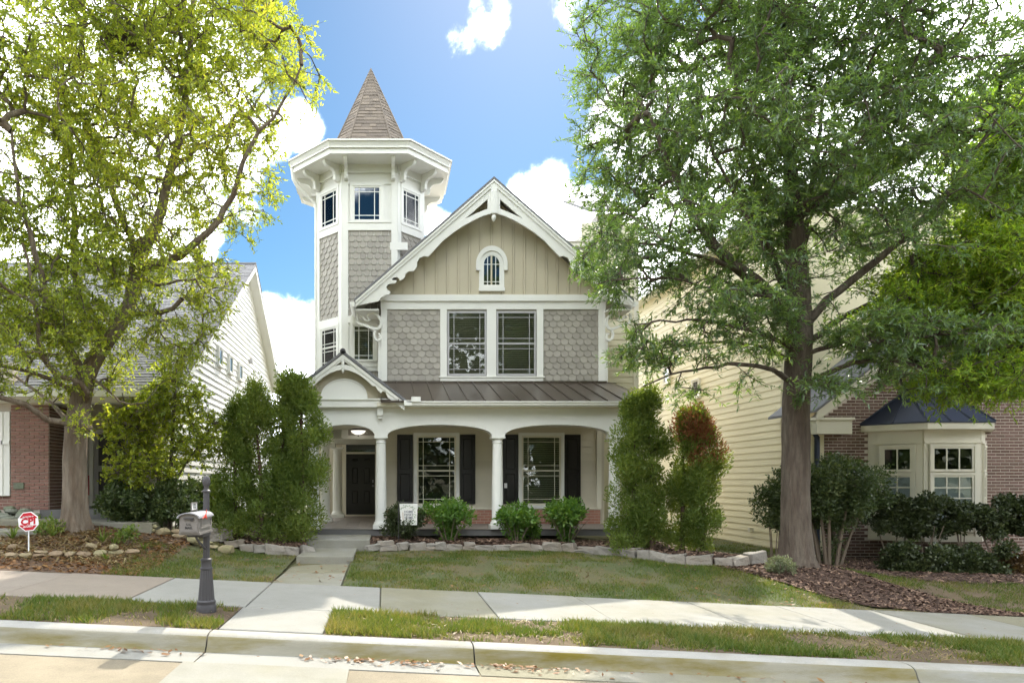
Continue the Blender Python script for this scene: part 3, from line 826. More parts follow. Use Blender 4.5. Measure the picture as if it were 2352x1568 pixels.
# eave: soffit, fascia, gutter, spire
m = MB(); octprism(m, 1.06, 2.24, ZS, ZS + .05); m.build('tower_soffit', M['white'], H)
m = MB(); octprism(m, 1.065, 2.25, ZS - .03, ZS + .17); m2 = ring(1.065, 2.25, ZS - .03)
m.build('tower_fascia', M['white'], H)
m = MB(); octprism(m, 1.07, 2.27, ZS + .12, ZS + .30, 1.12, 2.36); octprism(m, 1.125, 2.375, ZS + .27, ZS + .31); octprism(m, 1.09, 2.30, ZS + .115, ZS + .15)
m.build('tower_gutter', M['white'], H)
ZSP = Z(159, TY)
m = MB(); octprism(m, 1.12, 2.36, ZS + .29, 11.22, .68, 1.24); m.build('eave_roof', M['spire'], H)
def spire():
    m = MB(); rnd = random.Random(4)
    zb_, zt2 = 11.15, ZSP; hw = lambda z: (zt2 - z) / 2.5
    z = zb_; step = .118; row = 0
    while z < zt2 - .05:
        z1 = min(z + step * 1.2, zt2 - .01)
        r0, r1 = ring(hw(z) * .55, hw(z), z), ring(hw(z1) * .55, hw(z1), z1)
        for i in range(8):
            a, b, cc, d = r0[i], r0[(i + 1) % 8], r1[(i + 1) % 8], r1[i]
            n_ = (b - a).cross(d - a).normalized(); L_ = (b - a).length
            k = max(1, int(L_ / .21)); cut = [0] + sorted((j + rnd.uniform(-.3, .3)) / k for j in range(1, k)) + [1]
            for j in range(k):
                s0, s1 = cut[j], cut[j + 1]
                if n_.dot(Vector((a.x - TX, a.y - TY, 0))) < 0: n_ = -n_
                th = .012 + .012 * rnd.random()
                p = [a.lerp(b, s0), a.lerp(b, s1 - .004), d.lerp(cc, s1 - .004), d.lerp(cc, s0)]
                m.add(p + [p[0] + n_ * th, p[1] + n_ * th, p[2] + n_ * .003, p[3] + n_ * .003], [(4, 5, 6, 7), (0, 1, 5, 4), (0, 4, 7, 3), (1, 2, 6, 5)])
        z += step
    o = m.build('spire_shingles', M['spire'], H); o['kind'] = 'stuff'
    m = MB()
    r0 = ring(hw(zb_) * .55, hw(zb_), zb_)
    m.add(r0 + [Vector((TX, TY, zt2))], [(i, (i + 1) % 8, 8) for i in range(8)]); 
    for i in range(8):
        m.tube([r0[i] + (r0[i] - Vector((TX, TY, zb_))) * .012, Vector((TX, TY, zt2 + .02))], [.035, .012], 5)
    m.build('spire', M['spire'], H)
spire()
# brackets under the eave: S-curved, one at each end of every face that shows
def eave_bracket(fc, u, L=.56):
    prof = [(0, 0), (0, -.50), (.10, -.50), (.15, -.47), (.17, -.40), (.165, -.33), (.20, -.25), (.28, -.20), (.38, -.185), (.47, -.17), (.53, -.12), (.56, -.05), (.56, 0)]
    m = MB(); m.plate([[(n, z) for n, z in prof]], lambda n, z, w: fc(u + w, ZS - .002 + z, n + .05), -.05, .05)
    return m.build('eave_bracket', M['white'], H)
for fc, W in ((tf, WF), (tl, WS), (tr, WS)):
    for u in (.11, W - .11): eave_bracket(fc, u)
tsl = Face(c[6], c[7] - c[6], (-1, 0, 0)); tsr = Face(c[2], c[3] - c[2], (1, 0, 0))
eave_bracket(tsl, WF - .11); eave_bracket(tsl, .11); eave_bracket(tsr, .11); eave_bracket(tsr, WF - .11)
# tower downspout: from the left eave corner back to the wall and down
e = ring(1.07, 2.27, ZS + .1)[7]; w0 = c[7] + Vector((-.05, -.02, 0))
m = MB()
m.tube([e, e + Vector((.04, .02, -.30)), e + Vector((.12, .06, -.45)), Vector((w0.x - .25, w0.y - .08, ZS - .62)), Vector((w0.x - .03, w0.y, ZS - .80)), Vector((w0.x, w0.y, ZS - .95)), Vector((w0.x, w0.y, CZ - .9))], .045, 8)
m.build('downspout', M['white'], H, smooth=True)

# --- wing on the right, set back
fR = front(20.5)
wing = MB(); wing.fbox(fR, 5.9, 7.56, CZ - 1.9, Z(512, 20.5), -.1, 0); wing = wing.build('side_wing', M['yellow'], H)
lap(wing, fR, CZ - 1.85, Z(512, 20.5), .185, M['yellow'], lambda z: X(1393, 20.5) if z > Z(575, 20.5) else 5.75, lambda z: X(1456, 20.5))
m = MB(); m.fbox(fR, X(1455, 20.5), X(1466, 20.5), CZ - 1.85, Z(512, 20.5), 0, .04); m.build('corner_board', M['cream'], H)
m = MB(); z = Z(566, 20.1)
m.fbox(front(20.1), X(1290, 20.1), X(1395, 20.1), z - .05, z + .09, 0, .12); m.fbox(front(20.1), X(1290, 20.1), X(1397, 20.1), z + .09, z + .12, 0, .15)
m.fbox(front(20.1), X(1290, 20.1), X(1395, 20.1), z - .12, z - .05, -.35, .02)
m.build('gutter', M['cream'], H)
m = MB(); m.slab((X(1290, 20.5), 20.0, z + .10), (X(1398, 20.1), 20.0, z + .10), (X(1398, 20.1), 23.6, z + 1.0), (X(1290, 20.5), 23.6, z + 1.0), (0, 0, .05)); m.build('roof', M['greyroof'], H)
m = MB(); m.box(X(1372, 21.6), 7.5, 21.6, 27, z, Z(490, 21.6)); up = m.build('dormer', M['scale'], H)
m = MB(); m.slab((X(1352, 21.4), 21.3, Z(490, 21.4)), (7.9, 21.3, Z(490, 21.4)), (7.9, 24.5, Z(490, 21.4) + 1.6), (X(1352, 21.4), 24.5, Z(490, 21.4) + 1.6), (0, 0, .08)); m.build('roof', M['greyroof'], H)

# --- front porch
DC, DB = 16.55, 16.40                        # column line, beam face
ZSPR, ZCR = Z(1003, DC), Z(976, DC)
fb = front(DB)
m = MB()                                      # slab and steps below are setting; this is the porch floor
m.box(-1.95, 5.98, 16.42, 22.7, FZ - .16, FZ - .004); m.build('porch_slab', M['slate'], H)
tl_ = MB(); tl_.box(-1.95, 5.98, 16.40, 22.7, FZ - .006, FZ); tp = tl_.build('porch_floor', M['tile'], H)
for i in range(6):
    for j in range(12):
        a = -1.93 + i * .31; b = 16.44 + j * .31
        m = MB(); m.box(a, a + .30, b, b + .30, FZ - .004, FZ + .005 + random.uniform(0, .002)); m.build('tile', M['tile'], tp)
cols = []
for px_ in (875, 1142.5, 1411): cols.append(column(H, X(px_, DC), DC, FZ, ZSPR))
column(H, -1.74, DC, FZ, ZSPR); column(H, -1.70, 19.3, FZ, ZSPR); column(H, -1.52, 21.7, FZ, ZSPR, .15)
xa, xb, xc_ = X(875, DC), X(1142.5, DC), X(1411, DC); r_ = .15
BX0, BX1, ZBT = -1.93, X(1448, DB), Z(936, DB)
xl = -1.74
out = [(BX0, ZBT), (BX0, ZSPR)]
for a, b in ((xl + r_, xa - r_), (xa + r_, xb - r_), (xb + r_, xc_ - r_)): out += arcpts(a, b, ZSPR, ZCR)
out += [(xc_ + .16, ZSPR), (BX1, ZSPR), (BX1, ZBT)]
m = MB(); m.plate([out], lambda u, v, w: Vector((u, w, v)), DB, DB + .30)
m.build('porch_beam', M['white'], H)
m = MB()                                      # side beam over the left columns
m.plate([[(16.7, ZBT), (16.7, ZSPR)] + arcpts(16.75, 19.15, ZSPR, ZCR, 10) + arcpts(19.45, 21.5, ZSPR, ZCR, 10) + [(21.9, ZSPR), (21.9, ZBT)]], lambda u, v, w: Vector((w, u, v)), -1.85, -1.58)
m.build('porch_beam', M['white'], H)
m = MB(); m.box(-1.8, 5.8, 16.6, 22.7, CZ + 1.46, CZ + 1.50); m.build('porch_ceiling', M['cream'], H)
# crown, fascia and gutter
m = MB(); ZE = Z(921, 16.0)
m.fbox(fb, -.2, BX1 + .06, ZBT - .02, ZBT + .10, 0, .10); m.fbox(fb, -.2, BX1 + .10, ZBT + .10, ZE - .10, 0, .28)
m.build('porch_fascia', M['cream'], H)
m = MB(); q = [(0, 0), (.14, 0), (.14, -.025), (.115, -.05), (.105, -.09), (.06, -.125), (0, -.125)]
m.plate([[(16.12 - n, ZE + z) for n, z in q]], lambda n, z, w: Vector((w, n, z)), .50, BX1 + .16)
m.box(X(945, 16.0), X(966, 16.0), 15.96, 16.1, ZE - .01, ZE + .10)
m.build('porch_gutter', M['white'], H)
# standing-seam porch roof
pr0, pr1 = Vector((-.1, 16.02, ZE - .005)), Vector((-.1, D1, ZB2 - .01))
ev = (pr1 - pr0); RX1 = BX1 + .14
proof = MB(); proof.slab(pr0, (RX1, pr0.y, pr0.z), (RX1, pr1.y, pr1.z), pr1, (0, 0, -.03)); proof = proof.build('porch_roof', M['bronze'], H)
nseam = 15; w = (RX1 + .1) / nseam
for k in range(nseam):
    a = -.1 + k * w
    m = MB(); m.slab((a + .012, pr0.y - .01, pr0.z + .003), (a + w - .012, pr0.y - .01, pr0.z + .003), (a + w - .012, pr1.y, pr1.z + .003), (a + .012, pr1.y, pr1.z + .003), (0, 0, .008)); m.build('roof_panel', M['bronze'], proof)
    m = MB(); m.slab((a - .012, pr0.y - .012, pr0.z), (a + .012, pr0.y - .012, pr0.z), (a + .012, pr1.y, pr1.z), (a - .012, pr1.y, pr1.z), (0, 0, .042)); m.build('seam', M['bronze'], proof)
m = MB(); m.fbox(f1, WX0 - .02, WX1 + .04, ZB2 - .05, ZB2 + .025, 0, .10); m.build('flashing', M['bronze'], H)
m = MB(); z5 = Z(893, 20.5); m.add([(RX1, 16.02, ZE), (WX1, D1, ZB2), (6.92, 20.45, Z(881, 20.45)), (7.25, 20.45, z5), (RX1 + .12, 16.3, ZE - .02)], [(0, 1, 2), (0, 2, 3), (0, 3, 4)]); m.slab((5.9, 18.5, ZB2 - .02), (5.95, 18.5, ZB2), (6.92, 20.45, Z(881, 20.45)), (5.9, 20.45, Z(885, 20.45)), (0, 0, .02)); m.build('roof_return', M['bronze'], H)
# porch wall: brick base, lapped boards, windows with shutters
ZBR = FZ + .395
pw = MB(); pw.fbox(f1, -.1, 5.83, FZ, CZ + 1.46, 0, .02); pw = pw.build('porch_wall', M['lap'], H)
f1b = front(D1 - .02)
lap(pw, f1b, ZBR + .03, CZ + 1.46, .183, M['lap'], lambda z: -.1, lambda z: 5.70)
mb_ = MB(); mb_.fbox(f1b, -.1, 5.80, FZ, ZBR, 0, .045); mb_ = mb_.build('brick_base', M['mortar'], H)
bricks(mb_, front(D1 - .065), -.1, 5.80, FZ + .004, ZBR, M['brick3'], M['brick3'])
m = MB(); m.fbox(f1b, xs(1369), xs(1380), ZBR + .01, CZ + 1.46, 0, .05); m.fbox(f1b, -.12, 5.83, ZBR, ZBR + .035, 0, .07); m.build('corner_board', M['cream'], H)
for a, b in ((957, 1047), (1197, 1287)):
    window(H, f1b, xs(a), xs(b), Z(1160, D1), Z(1001, D1), case=.085, n0=.03, inset=.13, bar=.016, frame='cream', blind_or_reflection=(a > 1000))
def shutter(x0, x1):
    z0, z1 = Z(1157, D1), Z(998, D1)
    m = MB(); u0, u1 = xs(x0), xs(x1); s = .065
    m.fbox(f1b, u0, u1, z0, z1, .012, .040)
    sh = m.build('shutter', M['black'], H)
    m = MB()
    for a, b in ((u0, u0 + s), (u1 - s, u1)): m.fbox(f1b, a, b, z0, z1, .038, .058)
    zm = z0 + (z1 - z0) * .47
    for a, b in ((z0, z0 + .09), (zm - .045, zm + .045), (z1 - .09, z1)): m.fbox(f1b, u0 + s, u1 - s, a, b, .038, .057)
    m.build('frame', M['black'], sh)
    for a, b in ((z0 + .09, zm - .045), (zm + .045, z1 - .09)):
        m = MB(); m.bevbox(f1b, u0 + s + .02, u1 - s - .02, a + .02, b - .02, .038, .054, .014); m.build('panel', M['black'], sh)
for a, b in ((912, 948), (1056, 1091), (1154, 1189), (1295, 1332)): shutter(a, b)
# entry recess: side wall, door wall, door
fd = front(22.6)
m = MB(); m.fbox(fd, -2.2, .3, FZ, CZ + 1.46, -.15, 0); m.box(-.12, -.02, D1 + .03, 22.6, FZ, CZ + 1.46); dw = m.build('entry_wall', M['lap'], H)
lap(dw, fd, FZ + .1, CZ + 1.42, .183, M['lap'], lambda z: -2.1, lambda z: X(786, 22.6))
m = MB(); zd1 = Z(1042, 22.6); du0, du1 = X(795, 22.6), X(861.5, 22.6)
m.fbox(fd, du0 - .13, du0, FZ, zd1 + .46, 0, .05); m.fbox(fd, du1, du1 + .13, FZ, zd1 + .46, 0, .05)
m.fbox(fd, du0 - .13, du1 + .13, zd1 + .34, zd1 + .48, 0, .06); m.fbox(fd, du0, du1, zd1, zd1 + .06, 0, .055); m.fbox(fd, du0 - .1, du1 + .1, FZ, FZ + .05, 0, .12)
fr_ = m.build('door_frame', M['cream'], H)
m = MB(); m.fbox(fd, du0, du1, zd1 + .06, zd1 + .34, .01, .02); m.build('transom_pane', M['glassd'], fr_)
m = MB(); m.fbox(fd, du0 + .003, du1 - .003, FZ + .05, zd1 - .003, .005, .035); dr = m.build('door', M['door'], H)
DH = zd1 - FZ - .05; DW = du1 - du0
for z0, z1 in ((.86, .94), (.49, .79), (.16, .41)):
    for u0, u1 in ((.17, .45), (.58, .86)):
        m = MB(); a, b, e0, e1 = du0 + DW * u0, du0 + DW * u1, FZ + .05 + DH * z0, FZ + .05 + DH * z1
        m.plate([[(a, e0), (b, e0), (b, e1), (a, e1)], [(a + .03, e0 + .03), (b - .03, e0 + .03), (b - .03, e1 - .03), (a + .03, e1 - .03)]], lambda u, v, w: fd(u, v, w), .034, .062)
        m.bevbox(fd, a + .045, b - .045, e0 + .045, e1 - .045, .034, .060, .022)
        m.build('door_panel', M['door'], dr)
m = MB(); m.lathe((du1 - .07, 22.53, FZ + 1.0), [(.012, -.03), (.03, -.02), (.036, 0), (.03, .02), (.012, .03)], 12); m.fbox(fd, du1 - .085, du1 - .055, FZ + 1.10, FZ + 1.20, .03, .05); m.build('handle', M['mailtop'], dr, smooth=True)
lampo = MB(); lc = (X(823, 19.0), 19.0, CZ + 1.46)
lampo.lathe(lc, [(.03, -.165), (.10, -.15), (.17, -.11), (.205, -.065), (.205, -.05), (.19, -.045)], 24)
lo = empty('ceiling_lamp', lc, 'white glass bowl lamp on the porch ceiling above the front door', 'lamp')
lampo.build('lamp_shade', M['lamp'], lo, smooth=True)
m = MB(); m.lathe(lc, [(.215, -.05), (.22, -.02), (.16, 0)], 24); m.lathe(lc, [(.008, -.215), (.022, -.20), (.012, -.185), (.028, -.17), (.02, -.16)], 12); m.build('metal_fitting', M['iron'], lo, smooth=True)

# --- little gable over the entry
EX, ED = -1.0, 16.1
EZ, EH = Z(812, ED), 1.46; ESL = (EZ - Z(922, ED)) / EH
ke = ED / F / (3.2 * 1.063)
lowe = [(1.44, .19), (1.06, .19), (1.0, .11), (.93, .14), (.90, .22), (.82, .20), (.76, .15), (.70, .20), (.60, .18), (.45, .17), (.30, .20), (.15, .26), (.0, .345)]
lowe = [(u, dz) for u, dz in lowe]
barge(H, EX, ED, EZ - .02, EH, ESL, lowe, .05, M['white'], name='porch_bargeboard', hole=[(.035, -.16), (.035, -.235), (.20, -.275)], ks=.9)
m = MB()
for s in (-1, 1):
    a = Vector((EX, ED, EZ - .015)); b = Vector((EX + s * EH, ED, EZ - EH * ESL - .015)); dn = Vector((0, 0, -.085))
    m.slab(a, b, b + dn, a + dn, (0, -.03, 0))
m.fbox(front(ED), EX - .03, EX + .03, EZ - .34, EZ - .05, .002, .035)
m.lathe((EX, ED, EZ - .46), [(.006, 0), (.026, .03), (.034, .07), (.02, .10), (.03, .115), (.03, .14)], 12)
m.build('porch_rake_moulding', M['white'], H, smooth=True)
m = MB()
for s in (-1, 1):
    a = Vector((EX, ED - .06, EZ)); b = Vector((EX + s * (EH + .03), ED - .06, EZ - (EH + .03) * ESL)); L_ = Vector((0, 3.4, 0))
    m.slab(a, b, b + L_, a + L_, (0, 0, .055))
er = m.build('porch_gable_roof', M['greyroof'], H)
for s in (-1, 1):
    d_ = Vector((s * 1, 0, -ESL)).normalized()
    shingle_roof('ridge_shingles', M['greyroof'], er, (EX + s * (EH + .02), ED - .06, EZ + .055 - (EH + .02) * ESL), Vector((0, 1, 0)), -d_, 3.2, 1.9, seed=5 + s)
m = MB(); m.tube([(EX, ED - .06, EZ + .05), (EX, 19.2, EZ + .05)], .07, 8); m.build('ridge_cap', M['iron'], H)
fe = front(ED + .28)
gm = MB(); gm.plate([[(EX - EH + .1, Z(922, ED)), (EX + EH - .1, Z(922, ED)), (EX, EZ - .06)]], lambda u, v, w: fe(u, v, w), -.1, 0); ew = gm.build('entry_gable_wall', M['board'], H)
for k in range(-5, 6):
    u = EX + k * .27
    if abs(k) * .27 < 1.2:
        m = MB(); m.fbox(fe, u - .022, u + .022, Z(922, ED), EZ - abs(u - EX) * ESL - .12, 0, .02); m.build('batten', M['board'], ew)
cx0, cx1 = X(737, 16.35), X(844, 16.35); cm_ = (cx0 + cx1) / 2; hr = (cx1 - cx0) / 2; zb_ = Z(918, 16.35)
half = [(cm_ - hr, zb_)] + [(cm_ - hr * math.cos(math.pi * k / 24), zb_ + .08 + .42 * math.sin(math.pi * k / 24)) for k in range(25)] + [(cm_ + hr, zb_)]
m = MB(); m.plate([half], lambda u, v, w: fe(u, v, w), .005, .05)
m.plate([half, [(cm_ + (u - cm_) * .93, zb_ + .045 + (v - zb_) * .86) for u, v in half]], lambda u, v, w: fe(u, v, w), .05, .075)
m.build('fan_panel', M['white'], H)
m = MB(); m.fbox(fe, -2.3, .46, Z(935, 16.3), Z(917, 16.3), 0, .14); m.fbox(fe, -2.3, .46, Z(919, 16.3), Z(916, 16.3), .14, .18); m.build('entry_frieze', M['white'], H)
m = MB(); x = X(873, DB); m.fbox(fb, x - .065, x + .065, Z(955, DB), Z(937, DB), .0, .16); m.fbox(fb, x - .05, x + .05, Z(961, DB), Z(955, DB), 0, .12); m.build('corbel', M['white'], H)
m = MB(); x = X(934, 16.0); m.box(x - .06, x + .12, 15.98, 16.12, ZE - .10, ZE + .02); m.build('gutter_end', M['white'], H)
# notice on the left shutter of the right window
m = MB(); m.fbox(f1b, xs(1157), xs(1163.5), Z(1120, D1), Z(1109, D1), .058, .066)
n_ = m.build('notice_card', M['signwhite'], None, loc=f1b(xs(1160), Z(1115, D1), .06)); tag(n_, 'small white card on the shutter beside the middle porch column', 'card')

# ================================================================== the neighbours
# --- white house on the left: gable end towards us, roof slope towards the street
LXW = -4.9
HL = empty('house', (-8.0, 18.0, CZ - .57), 'low white sided house with grey roof and brick porch pier behind the left tree', 'house')
ly, lzt, lsl = 23.9, CZ + 7.4, .62
fl = Face((LXW, 0, 0), (0, 1, 0), (1, 0, 0))            # u is the depth
LF, LB, LBOT = 15.3, 29.4, CZ - 1.3
m = MB(); m.plate([[(LF, LBOT), (LB, LBOT), (LB, lzt - (LB - ly) * lsl), (ly, lzt), (LF, lzt - (ly - LF) * lsl)]], lambda u, v, w: Vector((w, u, v)), LXW - .12, LXW - .004)
lwall = m.build('gable_wall', M['whitelap'], HL)
top = lambda z: ((lzt - z) / lsl)
lap(lwall, fl, LBOT + .1, lzt - .12, .178, M['whitelap'], lambda z: max(LF, ly - top(z)), lambda z: min(LB, ly + top(z)), proud=.036)
m = MB(); OV = .36
for s in (-1, 1):
    y1 = LF - .45 if s < 0 else LB + .25
    a = Vector((LXW + OV, ly, lzt + .16)); b = Vector((LXW + OV, y1, lzt + .16 - abs(y1 - ly) * lsl))
    m.slab(a + Vector((-.02, 0, 0)), b + Vector((-.02, 0, 0)), b + Vector((-.02, 0, -.20)), a + Vector((-.02, 0, -.20)), (.03, 0, 0))
    m.slab(a + Vector((-OV, 0, -.16)), b + Vector((-OV, 0, -.16)), b + Vector((0, 0, -.16)), a + Vector((0, 0, -.16)), (0, 0, .03))
    m.slab(a + Vector((-OV + .004, 0, -.17)), b + Vector((-OV + .004, 0, -.17)), b + Vector((-OV + .004, 0, -.34)), a + Vector((-OV + .004, 0, -.34)), (.03, 0, 0))
m.build('rake_trim', M['white'], HL)
XLW = -17.0
m = MB()
for s in (-1, 1):
    y1 = LF - .5 if s < 0 else LB + .3
    a = Vector((LXW + OV + .03, ly, lzt + .15)); b = Vector((LXW + OV + .03, y1, lzt + .15 - abs(y1 - ly) * lsl)); e = Vector((XLW - LXW, 0, 0))
    m.slab(a, b, b + e, a + e, (0, 0, .05))
lroof = m.build('roof', M['greyroof'], HL)
ev_ = Vector((0, 1, lsl)).normalized()
p0 = Vector((XLW, LF - .5, lzt + .205 - (ly - LF + .5) * lsl))
shingle_roof('roof_shingles', M['greyroof'], lroof, p0, Vector((1, 0, 0)), ev_, LXW + OV + .03 - XLW, (ly - LF + .5) * math.hypot(1, lsl), course=.150, tab=.33, seed=7)
m = MB(); m.tube([(XLW, ly, lzt + .20), (LXW + OV + .02, ly, lzt + .20)], .06, 6); m.build('ridge_cap', M['greyroof'], HL)
m = MB(); m.tube([(-6.0, ly - .3, lzt), (-6.0, ly - .3, lzt + .38)], .04, 8); m.build('vent_pipe', M['iron'], HL)
m = MB(); ez = lzt + .15 - (ly - LF + .5) * lsl
m.box(XLW, LXW + OV, LF - .62, LF - .49, ez - .08, ez + .05); m.build('gutter', M['white'], HL)
def side_window(px_, py, w=.42, h=.52):
    d = LXW * F / (px_ - PX); z = Z(py, d)
    window(HL, fl, d - w / 2, d + w / 2, z - h / 2, z + h / 2, case=.05, sash=1, grid='none', blind_or_reflection=False, n0=.06)
for q in ((501, 820), (525, 838), (548, 855)): side_window(*q)
d = LXW * F / (572 - PX); m = MB(); m.fbox(fl, d - .08, d + .08, Z(829, d) - .08, Z(829, d) + .08, .02, .14); m.build('dryer_vent', M['greyframe'], HL)
# brick front: pier, dark recess, porch beam
fL = front(15.0)
b0, b1 = X(25, 15), X(112, 15); zb0, zb1 = CZ - .60, Z(925, 15)
m = MB(); m.box(b0, b1, 15.01, 16.2, zb0 - .5, zb1); m.box(-17, b0, 15.06, 15.3, zb0 - .5, zb1 + .9); pier = m.build('brick_pier', M['mortar2'], HL)
bricks(pier, fL, b0 + .004, b1 - .004, zb0 - .02, zb1, M['brick2'], M['brick2'], bw=.198, bh=.060, j=.0145)
bricks(pier, Face((b1, 15.01, 0), (0, 1, 0), (1, 0, 0)), .01, 1.2, zb0 - .02, zb1, M['brick'], M['brick_i'])  # side return in darker brick: its shade is put into the colour
bricks(pier, front(15.06), b0 - 1.6, b0 - .01, zb0 - .02, Z(1138, 15), M['brick2'], M['brick2'])
m = MB(); m.fbox(front(15.04), X(-100, 15), X(23, 15), Z(1138, 15), Z(945, 15), 0, .06); m.fbox(front(15.04), X(-100, 15), X(23, 15), Z(1020, 15), Z(1012, 15), .06, .08); m.fbox(front(15.04), X(4, 15), X(8, 15), Z(1138, 15), Z(945, 15), .06, .08); m.build('white_panel', M['white'], HL)
m = MB(); m.box(-17, LXW, 14.98, 15.25, zb1 + .0, zb1 + .34); m.box(-17, LXW, 14.9, 15.3, zb1 + .34, ez - .05); m.build('porch_beam', M['white'], HL)
m = MB(); m.box(b1 - 2.2, LXW - .1, 17.4, 17.5, zb0 - .3, zb1 + 1.6); m.box(-17, LXW - .1, 15.2, 17.4, zb1 + .25, zb1 + .3); m.build('porch_back_wall', M['lap'], HL)
m = MB(); m.box(b1 - .2, LXW, 15.0, 17.5, zb0 - .35, zb0 - .02); m.build('porch_slab', M['slate'], HL)
fk = front(17.4)
m = MB(); m.fbox(fk, X(196, 17.4), X(204, 17.4), zb0, CZ + 1.2, 0, .08); m.fbox(fk, X(209, 17.4), X(217, 17.4), zb0, CZ + 1.2, 0, .10); m.fbox(fk, X(300, 17.4), X(306, 17.4), zb0, CZ + 1.2, 0, .1); m.fbox(fk, X(196, 17.4), X(306, 17.4), zb0 - .02, zb0 + .04, 0, .14); m.fbox(fk, X(196, 17.4), X(306, 17.4), CZ + 1.2, CZ + 1.3, 0, .1); m.build('door_frame', M['white'], HL)
m = MB(); m.fbox(fk, X(217, 17.4) + .01, X(300, 17.4), zb0 + .04, CZ + 1.2, .01, .05); dd = m.build('door', M['greyframe'], HL)
for a, b in ((.15, .85), (1.0, 1.9)):
    m = MB(); m.bevbox(fk, X(228, 17.4), X(288, 17.4), zb0 + a, zb0 + b, .05, .06, .008); m.build('door_panel', M['iron'], dd)
m = MB(); m.fbox(fk, X(205, 17.4), X(208.5, 17.4), CZ - .35, CZ + .15, .04, .06); m.build('red_panel', M['signred'], HL)
m = MB(); m.fbox(front(14.99), X(33, 15), X(56, 15), Z(1122, 15), Z(1108, 15), .0, .03); m.build('pale_plaque', M['stone_g'], HL)

# --- yellow and brick house on the right
RXW, RF = 10.3, 16.1
HR = empty('house', (13, 17, CZ - 1.75), 'pale yellow sided house with brown brick front and blue roofed bay window', 'house')
RB = CZ - 1.80
fr = Face((RXW, 0, 0), (0, -1, 0), (-1, 0, 0))          # u = -depth
m = MB(); m.box(RXW + .004, RXW + .16, 17.75, 28.6, RB - .3, CZ + 7.2); m.box(RXW + .004, RXW + .16, 16.3, 17.75, RB - .3, CZ + 1.5); rwall = m.build('side_wall', M['yellow2'], HR)
def rtop(z): return 17.75 if z > CZ + 1.5 else 16.32
lap(rwall, fr, RB + .05, CZ + 7.1, .182, M['yellow2'], lambda z: -28.6, lambda z: -rtop(z), proud=.02)
m = MB(); m.fbox(fr, -16.33, -16.1, RB, CZ + 1.9, 0, .03); m.fbox(fr, -28.62, -28.45, RB, CZ + 7.2, 0, .03); m.build('corner_board', M['cream'], HR)
m = MB(); m.slab((RXW - .4, 17.5, CZ + 7.15), (RXW - .4, 28.9, CZ + 7.15), (RXW + 5.5, 28.9, CZ + 9.6), (RXW + 5.5, 17.5, CZ + 9.6), (0, 0, .08)); m.build('roof', M['greyroof'], HR)
m = MB(); m.box(RXW - .45, RXW - .02, 17.5, 28.9, CZ + 7.02, CZ + 7.14); m.build('gutter', M['white'], HR)
m = MB(); m.box(RXW + .01, 20, 17.77, 17.95, CZ + 1.5, CZ + 7.1); m.build('upper_front_wall', M['yellow2'], HR)
for px_, py in ((1602, 893), (1535, 862)):
    d = RXW * F / (px_ - PX); z = Z(py, d)
    window(HR, fr, -d - .22, -d + .22, z - .28, z + .28, case=.05, sash=1, grid='none', blind_or_reflection=False, n0=.045, casemat='cream', frame='cream')
d = RXW * F / (1730 - PX); m = MB(); m.fbox(fr, -d - .05, -d + .05, Z(1215, d) - .06, Z(1215, d) + .05, .02, .12); m.build('outlet_cover', M['cream'], HR)
fR2 = front(RF)
rz1 = CZ + 1.42; rsl = .74
def rgz(x): return rz1 + .1 + (x - RXW) * rsl
m = MB(); m.plate([[(RXW, RB - .3), (19.5, RB - .3), (19.5, rgz(14.9)), (14.9, rgz(14.9)), (RXW, rgz(RXW))]], lambda u, v, w: fR2(u, v, w), -.2, 0)
rfront = m.build('brick_front', M['mortar2'], HR)
BL0, BL1, BR0 = X(1994, RF), 14.12, 14.12
zsol = Z(1265, RF)
def vis(u, z):
    px_ = PX + u / RF * F; py = PY - (z - CZ) / RF * F
    return px_ < 2370 and ((px_ < 2000 and (940 < py < 1062 or 1165 < py < 1270 or px_ < 1900)) or (px_ > 2240 and 990 < py < 1158))
bricks(rfront, fR2, RXW + .05, 18.5, RB - .1, rgz(14.9) - .1, M['brick'], M['brick_i'], solid=vis,
       skip=lambda u, z: (BL0 - .0 < u < BL1 + .02 and CZ - 1.40 < z < CZ + 1.3) or z > rgz(u) - .12, bw=.198, bh=.058, j=.0155)
m = MB()                                     # rake of the brick gable, eave return
m.slab((RXW - .3, RF - .3, rz1 - .02), (15.0, RF - .3, rz1 + 5.3 * rsl - .02), (15.0, RF - .3, rz1 + 5.3 * rsl + .2), (RXW - .3, RF - .3, rz1 + .2), (0, .05, 0))
m.slab((RXW - .3, RF - .26, rz1 + .02), (15.0, RF - .26, rz1 + 5.3 * rsl + .02), (15.0, RF + .02, rz1 + 5.3 * rsl + .02), (RXW - .3, RF + .02, rz1 + .02), (0, 0, .03))
m.fbox(fR2, RXW - .30, RXW + .52, rz1 - .32, rz1 + .02, 0, .28); m.fbox(fR2, RXW - .33, RXW + .56, rz1 + .0, rz1 + .06, 0, .32)
m.build('rake_trim', M['cream'], HR)
m = MB(); m.slab((RXW - .35, RF - .35, rz1 + .18), (15.0, RF - .35, rz1 + 5.35 * rsl + .18), (15.0, 17.75, rz1 + 5.35 * rsl + .18), (RXW - .35, 17.75, rz1 + .18), (0, 0, .06)); m.build('brick_gable_roof', M['greyroof'], HR)
m = MB(); xd = X(1880, 16.0)
m.tube([(xd - .32, 16.25, rz1 - .1), (xd - .1, 16.15, rz1 - .2), (xd, 16.05, rz1 - .38), (xd, 16.05, RB + .1), (xd + .05, 15.85, RB + .03)], .058, 8)
m.build('downspout', M['navy'], HR, smooth=True)
m = MB(); m.fbox(fR2, X(1872, RF) - .3, X(1891, RF), RB, rz1, .0, .02); m.build('corner_trim', M['yellow2'], HR)
